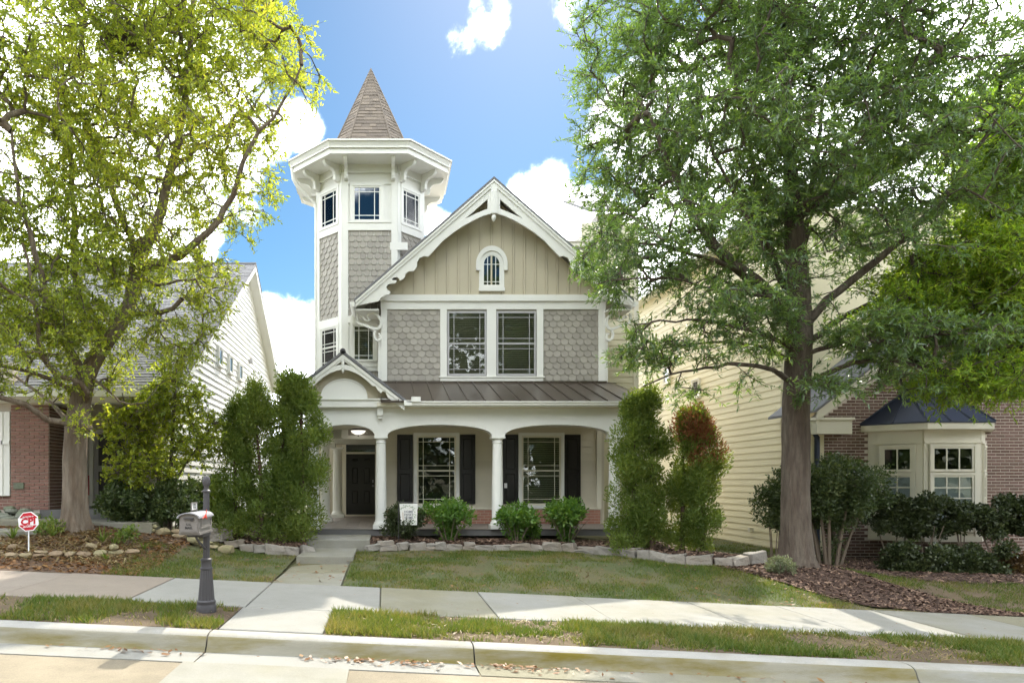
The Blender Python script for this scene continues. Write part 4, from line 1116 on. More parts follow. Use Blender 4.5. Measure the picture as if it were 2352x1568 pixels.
# bay
bayF = 15.38; bz0, bz1 = CZ - 1.36, CZ + 1.16
q = [Vector((BL0, RF, 0)), Vector((12.12, bayF, 0)), Vector((13.39, bayF, 0)), Vector((14.11, RF, 0))]
m = MB()
m.add([Vector((p.x, p.y, z)) for z in (bz0, bz1) for p in q], [(0, 1, 5, 4), (1, 2, 6, 5), (2, 3, 7, 6), (0, 3, 2, 1), (4, 5, 6, 7)])
bay = m.build('bay_window', M['cream'], HR)
ba = Face(q[0], q[1] - q[0], (-1, -1, 0)); bb_ = Face(q[1], q[2] - q[1], (0, -1, 0)); bc = Face(q[2], q[3] - q[2], (1, -1, 0))
def bay_face(fc, W, u0, u1, cols):
    t = MB()
    t.fbox(fc, 0, W, bz1 - .26, bz1, 0, .03); t.fbox(fc, 0, W, bz1 - .30, bz1 - .26, 0, .05); t.fbox(fc, 0, W, bz0, bz0 + .12, 0, .04)
    t.fbox(fc, 0, u0 - .06, bz0 + .12, bz1 - .30, 0, .02); t.fbox(fc, u1 + .06, W, bz0 + .12, bz1 - .30, 0, .02)
    t.build('bay_trim', M['cream'], HR)
    za, zb, zc = bz1 - .38, bz1 - .98, bz0 + .22
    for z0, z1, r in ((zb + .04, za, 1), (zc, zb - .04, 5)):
        window(HR, fc, u0, u1, z0, z1, case=.055, sash=1, grid='grid', cols=cols, rows=r, frame='cream', casemat='cream', n0=.03, bar=.028, blind_or_reflection=(r > 1), pane_back_mat='pale_reflection', sill=False, pane='glass' if r > 1 else 'glassd')
bay_face(bb_, 1.27, .16, 1.10, 3); bay_face(ba, 1.01, .28, .84, 2); bay_face(bc, 1.01, .22, .80, 2)
def offs(k, z):
    return [Vector((BL0 - k * .7, RF, z)), Vector((12.12 - k * .41, bayF - k, z)), Vector((13.39 + k * .41, bayF - k, z)), Vector((14.11 + k * .7, RF, z))]
m = MB()
for i in range(3):
    o0, o1 = offs(.26, bz1), offs(.26, bz1 + .17)
    n_ = Vector((0, .1, 0))
    m.hexa([o0[i], o0[i + 1], offs(0, bz1)[i + 1], offs(0, bz1)[i], o1[i], o1[i + 1], offs(0, bz1 + .17)[i + 1], offs(0, bz1 + .17)[i]])
m.build('bay_eave', M['cream'], HR)
e0 = offs(.28, bz1 + .172); apx = [Vector((12.30, RF - .02, bz1 + .98)), Vector((13.20, RF - .02, bz1 + .98))]
m = MB()
m.add(e0 + apx, [(0, 1, 4), (1, 2, 5, 4), (2, 3, 5)])
m.add([p - Vector((0, 0, .03)) for p in e0], [(0, 1, 2, 3)])
for i in range(3):
    a, b = e0[i], e0[i + 1]; m.slab(a, b, b - Vector((0, 0, .03)), a - Vector((0, 0, .03)), (0, .01, 0))
br = m.build('bay_roof', M['navy'], HR)
for a, b in [(e0[0], apx[0]), (e0[1], apx[0]), (e0[2], apx[1]), (e0[3], apx[1])] + [(e0[1].lerp(e0[2], k / 3), apx[0].lerp(apx[1], k / 3)) for k in (1, 2)] + [(e0[0].lerp(e0[1], k / 2), e0[0].lerp(e0[1], k / 2).lerp(apx[0], .98)) for k in (1,)]:
    m = MB(); m.tube([a + Vector((0, 0, .012)), b + Vector((0, 0, .012))], .022, 4); m.build('seam', M['navy'], br)

# ================================================================== ground, street, walks
def sheet(name, mat, x0, x1, nx, f0, f1, ny, dz, kind='structure', zf=None, label=None, jit=0.0):
    xs_ = np.linspace(x0, x1, nx); V = []
    for x in xs_:
        a = f0(x) if callable(f0) else f0; b = f1(x) if callable(f1) else f1
        for y in np.linspace(a, b, ny): V.append((x, y))
    V = np.array(V); z = (zf or G)(V[:, 0], V[:, 1]) + dz
    if jit:
        rs = np.random.RandomState(3); z = z + (rs.rand(len(z)) - .5) * jit
    V = np.column_stack([V, z])
    i = np.arange(nx - 1)[:, None] * ny + np.arange(ny - 1)[None]
    i = i.ravel(); Fq = np.column_stack([i, i + ny, i + ny + 1, i + 1])
    o = np_mesh(name, V, Fq, mat, None, kind, off=(x0, float(V[0, 1]), 0), smooth=True)
    return o
# one ground sheet to the horizon
gx = np.concatenate([np.linspace(-600, -40, 8)[:-1], np.linspace(-40, 40, 161), np.linspace(40, 600, 8)[1:]])
gy = np.concatenate([np.linspace(-400, 6.7, 12)[:-1], [6.7], np.linspace(7.12, 40, 130), np.linspace(40, 900, 8)[1:]])
gxx, gyy = np.meshgrid(gx, gy, indexing='ij')
gz = np.where(gyy < 7.2, sz(gxx) - .32, G(gxx, gyy) - .05)
gz = np.where(gyy > 40, gz * 0 + CZ - 1.4, gz)
V = np.column_stack([gxx.ravel(), gyy.ravel(), gz.ravel()]); nyy = len(gy)
i = (np.arange(len(gx) - 1)[:, None] * nyy + np.arange(nyy - 1)[None]).ravel()
np_mesh('ground', V, np.column_stack([i, i + nyy, i + nyy + 1, i + 1]), M['turf'], None, 'structure', off=(0, 0, 0), smooth=True)
# road, gutter, kerb
zr = lambda x, y: sz(x) - .165 - .012 * (7.0 - y) * 0 + .018 * (6.62 - np.minimum(y, 6.62)) * .6
sheet('road', M['road'], -40, 40, 120, -4.0, 6.72, 40, -.004, zf=zr)
KJ = [-26, -21, -16.2, -11.4, -6.5, -1.85, .92, 5.5, 10.2, 15, 20, 26]
kerb = empty('kerb', (0, 7.2, CZ - 1.7), kind='structure')
gut = empty('gutter_pan', (0, 6.8, CZ - 1.85), kind='structure')
for a, b in zip(KJ[:-1], KJ[1:]):
    prof = [(7.32, -.30), (7.32, .0), (7.20, .004), (7.14, -.004), (7.10, -.022), (7.075, -.05), (7.05, -.11), (7.02, -.150), (7.0, -.165), (7.0, -.30)]
    m = MB(); A, B = a + .008, b - .008; k = len(prof); n = 8
    vs = [(A + (B - A) * t / n, y, float(sz(A + (B - A) * t / n)) + z) for t in range(n + 1) for y, z in prof]
    fs = [(t * k + j, t * k + j + 1, (t + 1) * k + j + 1, (t + 1) * k + j) for t in range(n) for j in range(k - 1)] + [tuple(range(k)), tuple(n * k + j for j in range(k))]
    m.add(vs, fs)
    me = m.mesh('kerb_stone', M['kerb'], wl(kerb), True); me.materials.append(M['moss']); me.materials.append(M['moss2'])
    for p in me.polygons:
        c_ = p.center + wl(kerb)
        if 7.0 < c_.y < 7.10 and c_.z > float(sz(c_.x)) - .17: p.material_index = 1 if a < 5 else 2
    obj('kerb_stone', me, kerb, wl(kerb))
    m = MB(); y0, y1 = 6.60, 6.995
    m.hexa([(A, y0, sz(A) - .30), (B, y0, sz(B) - .30), (B, y1, sz(B) - .30), (A, y1, sz(A) - .30), (A, y0, sz(A) - .158), (B, y0, sz(B) - .158), (B, y1, sz(B) - .163), (A, y1, sz(A) - .163)])
    m.build('gutter_slab', M['concrete'], gut)
m = MB()                                      # the lighter concrete patch in the road by the path
for a, b, y0, y1 in ((-1.95, -.35, 5.5, 6.59),):
    m.hexa([(a, y0, sz(a) - .2), (b, y0, sz(b) - .2), (b, y1, sz(b) - .2), (a, y1, sz(a) - .2), (a, y0, zr(a, y0) + .006), (b, y0, zr(b, y0) + .006), (b, y1, zr(b, y1) + .012), (a, y1, zr(a, y1) + .012)])
o = m.build('road_patch', M['concrete']); o['kind'] = 'structure'
walk = empty('sidewalk', (0, 9.6, CZ - 1.7), kind='structure')
SJ = [-26, -18, -15, -12.5, -11, -9.5, -8, -6.5, -4.9, -3.3, -1.77, -.07, 1.44, 2.95, 4.72, 6.1, 7.6, 9.1, 10.6, 12.1, 13.6, 16, 20, 26]
SY0, SY1 = 8.62, 10.68
def slab(parent, a, b, y0, y1, za, top, mat, thick=.12, gap=.007, name='slab', xskew=0):
    m = MB(); A, B = a + gap, b - gap; Y0, Y1 = y0 + gap, y1 - gap; c_ = .012
    zz = lambda x, y: za(x, y) + top
    ft = [(A, Y0), (B, Y0), (B, Y1), (A, Y1)]; ins = [(A + c_, Y0 + c_), (B - c_, Y0 + c_), (B - c_, Y1 - c_), (A + c_, Y1 - c_)]
    vs = [(x, y, zz(x, y) - thick) for x, y in ft] + [(x, y, zz(x, y) - .008) for x, y in ft] + [(x, y, zz(x, y)) for x, y in ins]
    fs = [(0, 3, 2, 1), (8, 9, 10, 11)] + [(q + i, q + (i + 1) % 4, q + 4 + (i + 1) % 4, q + 4 + i) for q in (0, 4) for i in range(4)]
    m.add(vs, fs); return m.build(name, mat, parent)
for a, b in zip(SJ[:-1], SJ[1:]):
    dz = random.uniform(-.004, .006)
    slab(walk, a, b, SY0, SY1, lambda x, y: float(sz(x)), .012 + dz, M['concrete_l'] if b < -3 else M['concrete'])
path = empty('garden_path', (-1.2, 12, CZ - 1.6), kind='structure')
PX0, PX1 = -1.78, -.69
slab(path, PX0 - .02, PX1 + .02, 7.335, SY0 - .01, lambda x, y: float(sz(x)), .010, M['concrete'])
slab(path, PX0, PX1, SY1 + .005, 11.9, lambda x, y: CZ - 1.598 if y > 11 else float(sz(x)) + .012, 0, M['concrete'])
slab(path, PX0, PX1, 11.905, 13.25, lambda x, y: CZ - 1.598, 0, M['concrete'])
steps = empty('front_steps', (-1.1, 15, CZ - 1.5), 'pale concrete steps climbing from the garden path to the porch', 'steps')
zc1 = CZ - 1.45
slab(steps, -1.72, -.62, 13.2, 14.95, lambda x, y: zc1, 0, M['concrete'], .34, 0, 'step')
slab(steps, -1.72, -.34, 14.9, 16.44, lambda x, y: CZ - 1.275, 0, M['concrete'], .45, 0, 'step')
# left neighbour's walk
lwk = empty('neighbour_path', (-8, 13, CZ - 1), kind='structure')
slab(lwk, -9.6, -4.7, 13.75, 14.75, lambda x, y: CZ - .80 - .02 * (x + 7), 0, M['concrete'], .3, .01)
slab(lwk, -9.6, -6.5, 12.75, 13.72, lambda x, y: CZ - .93, 0, M['concrete'], .3, .01)
slab(lwk, -9.8, -6.9, 11.9, 12.72, lambda x, y: CZ - 1.10, 0, M['concrete'], .3, .01)

# lawns, verges and beds: thin sheets over the ground
lawn_c = (PX1 + .03, 7.4, lambda x: SY1 + .02, lambda x: wally(x) - .05 if x < 6.4 else wally(6.4) - .05 - (x - 6.4) * 1.7)
def lawn_top(x):
    w = float(wally(x)) - .02
    return w if x < 6.3 else max(SY1 + .15, w - (x - 6.3) * 1.75)
sheet('lawn', M['turf'], PX1 + .01, 8.6, 90, SY1 + .01, lawn_top, 30, .004)
sheet('lawn', M['turf'], -4.6, PX0 - .01, 40, SY1 + .01, lambda x: float(wally(x)) - .05 if x > -3.6 else 13.4 - max(0, -4 - x) * 2, 30, .004)
sheet('verge', M['turf_dry'], -26, PX0 - .03, 90, 7.325, SY0 - .005, 10, .0)
sheet('verge', M['turf_dry'], PX1 + .03, 26, 90, 7.325, SY0 - .005, 10, .0)
sheet('side_lawn', M['turf'], 7.2, 10.3, 20, 14.6, 28, 30, .01)
sheet('soil_bed', M['soil'], -12, -3.9, 60, SY1 + .01, 14.0, 40, .006)
def bedz(x, y): return G(x, y) + .17 * ss((y - wally(x)) / .25) * ss((8.0 - x) / 1.5)
sheet('mulch_bed', M['mulch'], -.42, 8.2, 90, lambda x: float(wally(x)), lambda x: 16.43 if x < 6 else 17.5, 24, .006, zf=bedz, jit=.03)
sheet('mulch_bed', M['mulch'], -3.7, -1.68, 30, lambda x: float(wally(x)), 17.0, 24, .006, zf=lambda x, y: G(x, y) + .15 * ss((y - wally(x)) / .25), jit=.03)
def mul_lo(x): return np.interp(x, [5.2, 6.3, 7.0, 7.5, 8.5, 9.5, 11, 13, 16], [13.6, 12.9, 12.0, 11.1, 10.72, 10.70, 10.75, 11.9, 12.6])
def mul_hi(x): return np.interp(x, [5.2, 6.3, 7.5, 8.5, 9.5, 11, 13, 16], [13.6, 13.4, 14.4, 14.6, 14.4, 16.3, 16.3, 16.3])
def tong_hi(x): return np.interp(x, [5.2, 6.3, 7.5, 8.2, 8.6, 9.0, 9.6, 10.3], [13.6, 13.4, 14.4, 14.3, 13.2, 12.3, 11.4, 10.76])
def back_lo(x): return np.interp(x, [8.0, 8.6, 9.2, 10, 11, 13, 16], [14.2, 13.1, 12.75, 12.5, 12.45, 12.6, 12.8])
sheet('mulch_bed', M['mulch'], 6.35, 10.25, 50, lambda x: float(mul_lo(x)), lambda x: float(tong_hi(x)), 40, .014, jit=.03)
sheet('mulch_bed', M['mulch'], 8.1, 16.5, 60, lambda x: float(back_lo(x)), 16.3, 30, .018, jit=.03)
sheet('lawn', M['turf_dry'], 8.4, 22, 60, SY1 + .01, lambda x: float(back_lo(x)) + .05, 14, .006)

# grass blades, chips, fallen leaves
RS = np.random.RandomState(11)
def vnoise(x, y, s, seed=0):
    """cheap smooth noise in numpy"""
    r = np.random.RandomState(seed); t = r.rand(64, 64)
    x = x * s + 100; y = y * s + 100
    xi = np.floor(x).astype(int); yi = np.floor(y).astype(int); fx = x - xi; fy = y - yi
    fx = fx * fx * (3 - 2 * fx); fy = fy * fy * (3 - 2 * fy)
    a = t[xi % 64, yi % 64]; b = t[(xi + 1) % 64, yi % 64]; c = t[xi % 64, (yi + 1) % 64]; d = t[(xi + 1) % 64, (yi + 1) % 64]
    return (a * (1 - fx) + b * fx) * (1 - fy) + (c * (1 - fx) + d * fx) * fy
def grass(name, label, boxes, zf, h=.045, keep=None, seed=5, zoff=.0, lo=.24, gain=2.8):
    rs = np.random.RandomState(seed); Xs, Ys = [], []
    for x0, x1, f0, f1, den in boxes:
        n = int((x1 - x0) * 4 * den); x = rs.uniform(x0, x1, n)
        a = np.array([f0(v) for v in x]) if callable(f0) else np.full(n, f0); b = np.array([f1(v) for v in x]) if callable(f1) else np.full(n, f1)
        u = rs.rand(n); y = a + (b - a) * u; ok = (b > a) & (rs.rand(n) < np.clip((b - a) / 4, 0, 1))
        Xs.append(x[ok]); Ys.append(y[ok])
    x = np.concatenate(Xs); y = np.concatenate(Ys)
    d = .55 * vnoise(x, y, 1.1, 1) + .45 * vnoise(x, y, 3.7, 2)
    ok = rs.rand(len(x)) < np.clip((d - lo) * gain, .04, 1)
    x, y, d = x[ok], y[ok], d[ok]; n = len(x); z = zf(x, y) + zoff
    hh = h * (.45 + .9 * rs.rand(n)) * (.55 + .9 * d); w = (.0035 + .003 * rs.rand(n)) * (h / .045)
    an = rs.rand(n) * 6.283; bx, by = np.cos(an), np.sin(an); lean = rs.rand(n) * 6.283; la = hh * (.2 + 1.0 * rs.rand(n))
    V = np.empty((n, 3, 3))
    V[:, 0] = np.column_stack([x - bx * w, y - by * w, z - .005]); V[:, 1] = np.column_stack([x + bx * w, y + by * w, z - .005])
    V[:, 2] = np.column_stack([x + np.cos(lean) * la, y + np.sin(lean) * la, z + hh])
    o = np_mesh(name, V.reshape(-1, 3), np.arange(n * 3).reshape(n, 3), M['l_grass'], None, 'stuff', off=(float(x.mean()), float(y.mean()), float(z.mean())))
    tag(o, label, 'grass')
grass('grass', 'thin short grass of the front lawn between the path and the right oak', [(PX1 + .05, 8.5, SY1 + .0, lawn_top, 2400)], G, .052, seed=5)
grass('grass', 'patchy grass by the mailbox between the path and the left flower bed', [(-4.5, PX0 - .03, SY1, lambda x: float(wally(x)) - .1 if x > -3.6 else 13.2, 1900)], G, .052, seed=6)
grass('grass', 'ragged verge grass left of the path along the kerb', [(-12, PX0 - .04, 7.33, SY0 + .03, 3300)], G, .068, seed=7, lo=.36, gain=4.5)
grass('grass', 'ragged verge grass right of the path along the kerb', [(PX1 + .04, 14, 7.33, SY0 + .03, 3600)], G, .068, seed=8, lo=.40, gain=5)
grass('grass', 'sunlit green grass beside the yellow house wall', [(7.3, 10.2, 14.7, 24, 1100)], G, .06, seed=9)
grass('grass', 'dry grass below the mulch right of the right oak', [(8.4, 20, lambda x: max(SY1, float(tong_hi(x)) - .1) if x < 10.25 else SY1, lambda x: float(back_lo(x)) + .05, 2400)], G, .05, seed=10, lo=.34, gain=4)

def scatter_quads(name, label, cat, n, pos, zf, size, mat, seed, flat=.35, asp=3.0, zoff=.012):
    rs = np.random.RandomState(seed); x, y = pos(rs, n); n = len(x); z = zf(x, y) + zoff + rs.rand(n) * .02
    an = rs.rand(n) * 6.283; l = size * (.5 + rs.rand(n)); w = l / asp * (.6 + .8 * rs.rand(n))
    ax = np.column_stack([np.cos(an), np.sin(an), (rs.rand(n) - .5) * flat * 2]); bx = np.column_stack([-np.sin(an), np.cos(an), (rs.rand(n) - .5) * flat * 2])
    c = np.column_stack([x, y, z]); a = ax * l[:, None] / 2; b = bx * w[:, None] / 2
    V = np.stack([c - a, c - b * .9 + a * .1, c + a, c + b * .9 - a * .1], 1) if asp < 2.2 else np.stack([c - a - b, c + a - b * .7, c + a * .9 + b, c - a + b * .8], 1)
    o = np_mesh(name, V.reshape(-1, 3), np.arange(n * 4).reshape(n, 4), mat, None, 'stuff', off=(float(x.mean()), float(y.mean()), float(z.mean())))
    return tag(o, label, cat)
def between(x0, x1, lo, hi):
    def f(rs, n):
        x = rs.uniform(x0, x1, n); a = np.array([lo(v) if callable(lo) else lo for v in x]); b = np.array([hi(v) if callable(hi) else hi for v in x])
        y = a + (b - a) * rs.rand(n); return x, y
    return f
scatter_quads('mulch_chips', 'dark brown bark mulch heaped around the foot of the right oak', 'mulch', 11000, between(6.3, 10.25, lambda x: float(mul_lo(x)), lambda x: float(tong_hi(x))), G, .06, M['chip'], 21, flat=.5)
scatter_quads('mulch_chips', 'dark brown bark mulch under the hedges before the bay window', 'mulch', 17000, between(8.1, 16.3, lambda x: float(back_lo(x)), 16.2), G, .06, M['chip'], 20, flat=.5)
scatter_quads('mulch_chips', 'dark reddish mulch in the bed before the porch', 'mulch', 13000, between(-.38, 8.0, lambda x: float(wally(x)) + .1, lambda x: 16.4 if x < 6 else 17.3), bedz, .065, M['chip'], 22, flat=.5)
scatter_quads('mulch_chips', 'dark mulch under the left arborvitae', 'mulch', 5000, between(-3.6, -1.72, lambda x: float(wally(x)) + .1, 17.0), lambda x, y: G(x, y) + .15, .065, M['chip'], 23, flat=.5)
scatter_quads('dead_leaves', 'brown leaf litter and dry stalks under the left oak', 'leaf litter', 9000, between(-11, -3.9, SY1 + .05, 13.9), G, .075, M['l_dead'], 24, flat=.5, asp=2.0)
scatter_quads('dead_leaves', 'few fallen leaves scattered on the lawns', 'leaf litter', 1500, between(-4.5, 7.3, SY1 + .05, lambda x: float(wally(x)) - .1), G, .06, M['l_dead'], 25, asp=2.0)
def kerb_leaves(rs, n):
    x = np.concatenate([rs.normal(c_, s_, k) for c_, s_, k in ((-.3, .25, 60), (.3, .12, 40), (1.45, .35, 90), (-2.6, .3, 30), (3, 3, 60), (-6, 3, 50))])
    return x, 6.97 - np.abs(rs.normal(0, .10, len(x)))
scatter_quads('dead_leaves', 'brown leaves lying in the road gutter', 'leaf litter', 0, kerb_leaves, lambda x, y: sz(x) - .163, .065, M['l_dead'], 26, asp=1.9)
scatter_quads('dry_stalks', 'dry straw and thatch lying in the verge right of the path', 'straw', 5200, between(PX1 + .05, 14, 7.36, SY0 - .03), G, .055, M['straw'], 28, flat=.5, asp=7)
scatter_quads('dry_stalks', 'dry straw and thatch lying in the verge left of the path', 'straw', 1800, between(-10, PX0 - .05, 7.36, SY0 - .03), G, .05, M['straw'], 29, flat=.5, asp=7)
scatter_quads('dry_stalks', 'pale dry stalks heaped on the bed round the left oak', 'straw', 2600, between(-7.8, -4.4, 11.4, 13.2), G, .14, M['straw'], 30, flat=.7, asp=8)
scatter_quads('dead_leaves', 'specks of leaf and grit on the pale concrete walks', 'leaf litter', 420, between(-8, 12, 7.4, 10.6), lambda x, y: sz(x), .03, M['l_dead'], 27, flat=.2, asp=2.0, zoff=.018)

# ------------------------------------------------------------------ stones
def slab_stone(name, mat, rs, bm):
    """split field stone: a skewed block with broken edges"""
    import bmesh
    bmesh.ops.create_cube(bm, size=1.0)
    for v in bm.verts: v.co += Vector((rs.uniform(-.15, .06) * (1 if v.co.x > 0 else -1), rs.uniform(-.14, .06) * (1 if v.co.y > 0 else -1), rs.uniform(-.24, .08) * (1 if v.co.z > 0 else -1)))
    bmesh.ops.subdivide_edges(bm, edges=bm.edges, cuts=1, use_grid_fill=True)
    for v in bm.verts: v.co += Vector((rs.gauss(0, .035), rs.gauss(0, .035), rs.gauss(0, .045)))
    bmesh.ops.bevel(bm, geom=[e for e in bm.edges if e.is_manifold and e.calc_face_angle(0) > .5], offset=.055, segments=1, affect='EDGES', profile=.6)
    me = bpy.data.meshes.new(name); bm.to_mesh(me); bm.free(); me.materials.append(mat); return me
def stone_mesh(name, mat, seed, boxy=.6):
    import bmesh
    bm = bmesh.new()
    rs = random.Random(seed)
    if boxy > .6: return slab_stone(name, mat, rs, bm)
    bmesh.ops.create_icosphere(bm, subdivisions=2, radius=.5); dirs = [(Vector((rs.gauss(0, 1), rs.gauss(0, 1), rs.gauss(0, 1))).normalized(), rs.uniform(.34, .56)) for _ in range(12)]
    for v in bm.verts:
        p = v.co.normalized(); k = max(abs(p.x), abs(p.y), abs(p.z)); p2 = p * .5 / (k ** boxy)
        for d_, h in dirs:                    # facets
            e = p2.dot(d_) - h
            if e > 0: p2 = p2 - d_ * e * .85
        v.co = p2 + Vector((rs.gauss(0, .012), rs.gauss(0, .012), rs.gauss(0, .012)))
    me = bpy.data.meshes.new(name); bm.to_mesh(me); bm.free(); me.materials.append(mat); return me
SM = {k: [stone_mesh('stone', M[k], 10 * n + i, bx) for i in range(6)] for n, (k, bx) in enumerate((('stone', .9), ('stone_r', .35), ('stone_g', .4)))}
def put_stone(parent, kind, x, y, z, L, W, Hh, rz, tilt=0):
    o = obj('stone', random.choice(SM[kind]), parent, (x, y, z)); o.scale = (L, W, Hh); o.rotation_euler = (tilt, random.uniform(-.08, .08), rz); return o
def along(parent, kind, x0, x1, yf, zf, lmin, lmax, h, w=.24, double=.35):
    x = x0
    while x < x1:
        L = random.uniform(lmin, lmax); xc = x + L / 2; sl_ = (yf(xc + .05) - yf(xc - .05)) / .1
        hh = h * random.uniform(.75, 1.15); y = yf(xc)
        if random.random() < double:          # two flat stones laid one on the other
            put_stone(parent, kind, xc, y + .03, zf(xc, y) + hh * .28, L * 1.05, w, hh * .6, math.atan(sl_)); put_stone(parent, kind, xc + random.uniform(-.05, .05), y + .06, zf(xc, y) + hh * .78, L * .95, w * .9, hh * .55, math.atan(sl_))
        else: put_stone(parent, kind, xc, y + .03, zf(xc, y) + hh * .45, L * 1.06, w, hh * 1.12, math.atan(sl_) + random.uniform(-.08, .08))
        x += L * math.cos(math.atan(sl_)) * 1.0
random.seed(7)
sw = empty('stone_edging', (3, 15, CZ - 1.5), 'long low border of pale field stones in front of the porch bed', 'stone border')
along(sw, 'stone', -.45, 5.0, lambda x: float(wally(x)), g, .22, .54, .19)
along(sw, 'stone', 5.0, 7.2, lambda x: float(wally(x)), g, .30, .48, .21, .28, 0)
sw2 = empty('stone_edging', (-2.6, 14.2, CZ - 1.5), 'short border of pale field stones below the left arborvitae', 'stone border')
along(sw2, 'stone', -3.75, -1.75, lambda x: float(wally(x)), g, .26, .42, .20, .24, .15)
sw3 = empty('stone_edging', (-6, 11.6, CZ - 1.3), 'ring of rounded brown river stones around the left oak bed', 'stone border')
def ringy(x): return float(np.interp(x, [-8.5, -7.2, -6.2, -5.2, -4.4], [12.1, 11.75, 11.55, 11.8, 12.35]))
along(sw3, 'stone_r', -8.3, -4.5, ringy, g, .18, .32, .10, .18, .1)
for k in range(5): put_stone(sw3, 'stone_r', random.uniform(-8, -4.6), random.uniform(11.9, 12.5), g(-6, 12) + .04, .2, .16, .12, random.random() * 3)
sw4 = empty('rock_pile', (-8.5, 14.6, CZ - .7), 'pile of greenish grey rounded rocks below the brick porch pier', 'rocks')
for k in range(46):
    x, y = random.uniform(-9.9, -7.5), random.uniform(14.35, 14.98); put_stone(sw4, 'stone_g', x, y, CZ - .86 + (y - 14.35) * .38 + random.uniform(0, .08), random.uniform(.22, .4), random.uniform(.2, .3), random.uniform(.12, .2), random.random() * 3)
sw5 = empty('stone_edging', (-4.2, 14, CZ - 1.1), 'dark stone row at the foot of the leafy shrub beside the left oak', 'stone border')
along(sw5, 'stone_r', -5.2, -3.3, lambda x: 13.9 - (x + 5.2) * .12, g, .22, .4, .16, .22, .3)
put_stone(sw2, 'stone', -3.55, 14.75, g(-3.5, 14.7) + .2, .5, .35, .28, .3)

# ================================================================== vegetation
def leaves_np(base, ax, nrm, L, W):
    """one folded quad per leaf: base, side, tip, side"""
    n = len(base); b = np.cross(ax, nrm); b /= np.maximum(np.linalg.norm(b, axis=1, keepdims=True), 1e-6)
    L = L[:, None]; W = W[:, None]
    V = np.empty((n, 4, 3))
    V[:, 0] = base; V[:, 2] = base + ax * L - nrm * L * .06
    mid = base + ax * L * .48 + nrm * L * .05
    V[:, 1] = mid + b * W; V[:, 3] = mid - b * W
    return V.reshape(-1, 3)
def unit(v): return v / np.maximum(np.linalg.norm(v, axis=-1, keepdims=True), 1e-9)
def leaf_obj(name, V, mat, parent, kind=None):
    return np_mesh(name, V, np.arange(len(V)).reshape(-1, 4), mat, parent, kind)

def spline(pts, step=.22):
    pts = [Vector(p) for p in pts]; out = []
    for i in range(len(pts) - 1):
        p0, p1, p2, p3 = pts[max(i - 1, 0)], pts[i], pts[i + 1], pts[min(i + 2, len(pts) - 1)]
        k = max(1, int((p2 - p1).length / step))
        for j in range(k):
            t = j / k
            out.append(.5 * ((2 * p1) + (p2 - p0) * t + (2 * p0 - 5 * p1 + 4 * p2 - p3) * t * t + (3 * p1 - p0 - 3 * p2 + p3) * t ** 3))
    out.append(pts[-1]); return out

def tubes_np(name, chains, mat, parent, n=5, kind=None):
    """chains: list of (points (k,3), radii (k,)) -> one mesh"""
    VV, FF = [], []; b = 0
    ang = np.arange(n) * 2 * np.pi / n
    for P_, R_ in chains:
        P_ = np.asarray(P_); k = len(P_)
        if k < 2: continue
        T = np.gradient(P_, axis=0); T = unit(T)
        ref = np.where(np.abs(T[:, :1]) < .8, np.array([[1., 0, 0]]), np.array([[0, 1., 0]]))
        ref = np.repeat(ref[:1], k, 0)
        A = unit(ref - T * (ref * T).sum(1, keepdims=True)); B = np.cross(T, A)
        V = P_[:, None] + (A[:, None] * np.cos(ang)[None, :, None] + B[:, None] * np.sin(ang)[None, :, None]) * np.asarray(R_)[:, None, None]
        VV.append(V.reshape(-1, 3))
        i = (np.arange(k - 1)[:, None] * n + np.arange(n)[None]); j = (np.arange(k - 1)[:, None] * n + (np.arange(n)[None] + 1) % n)
        FF.append((np.stack([i, j, j + n, i + n], -1) + b).reshape(-1, 4)); b += k * n
    if not VV: return None
    return np_mesh(name, np.concatenate(VV), np.concatenate(FF), mat, parent, kind, smooth=True)

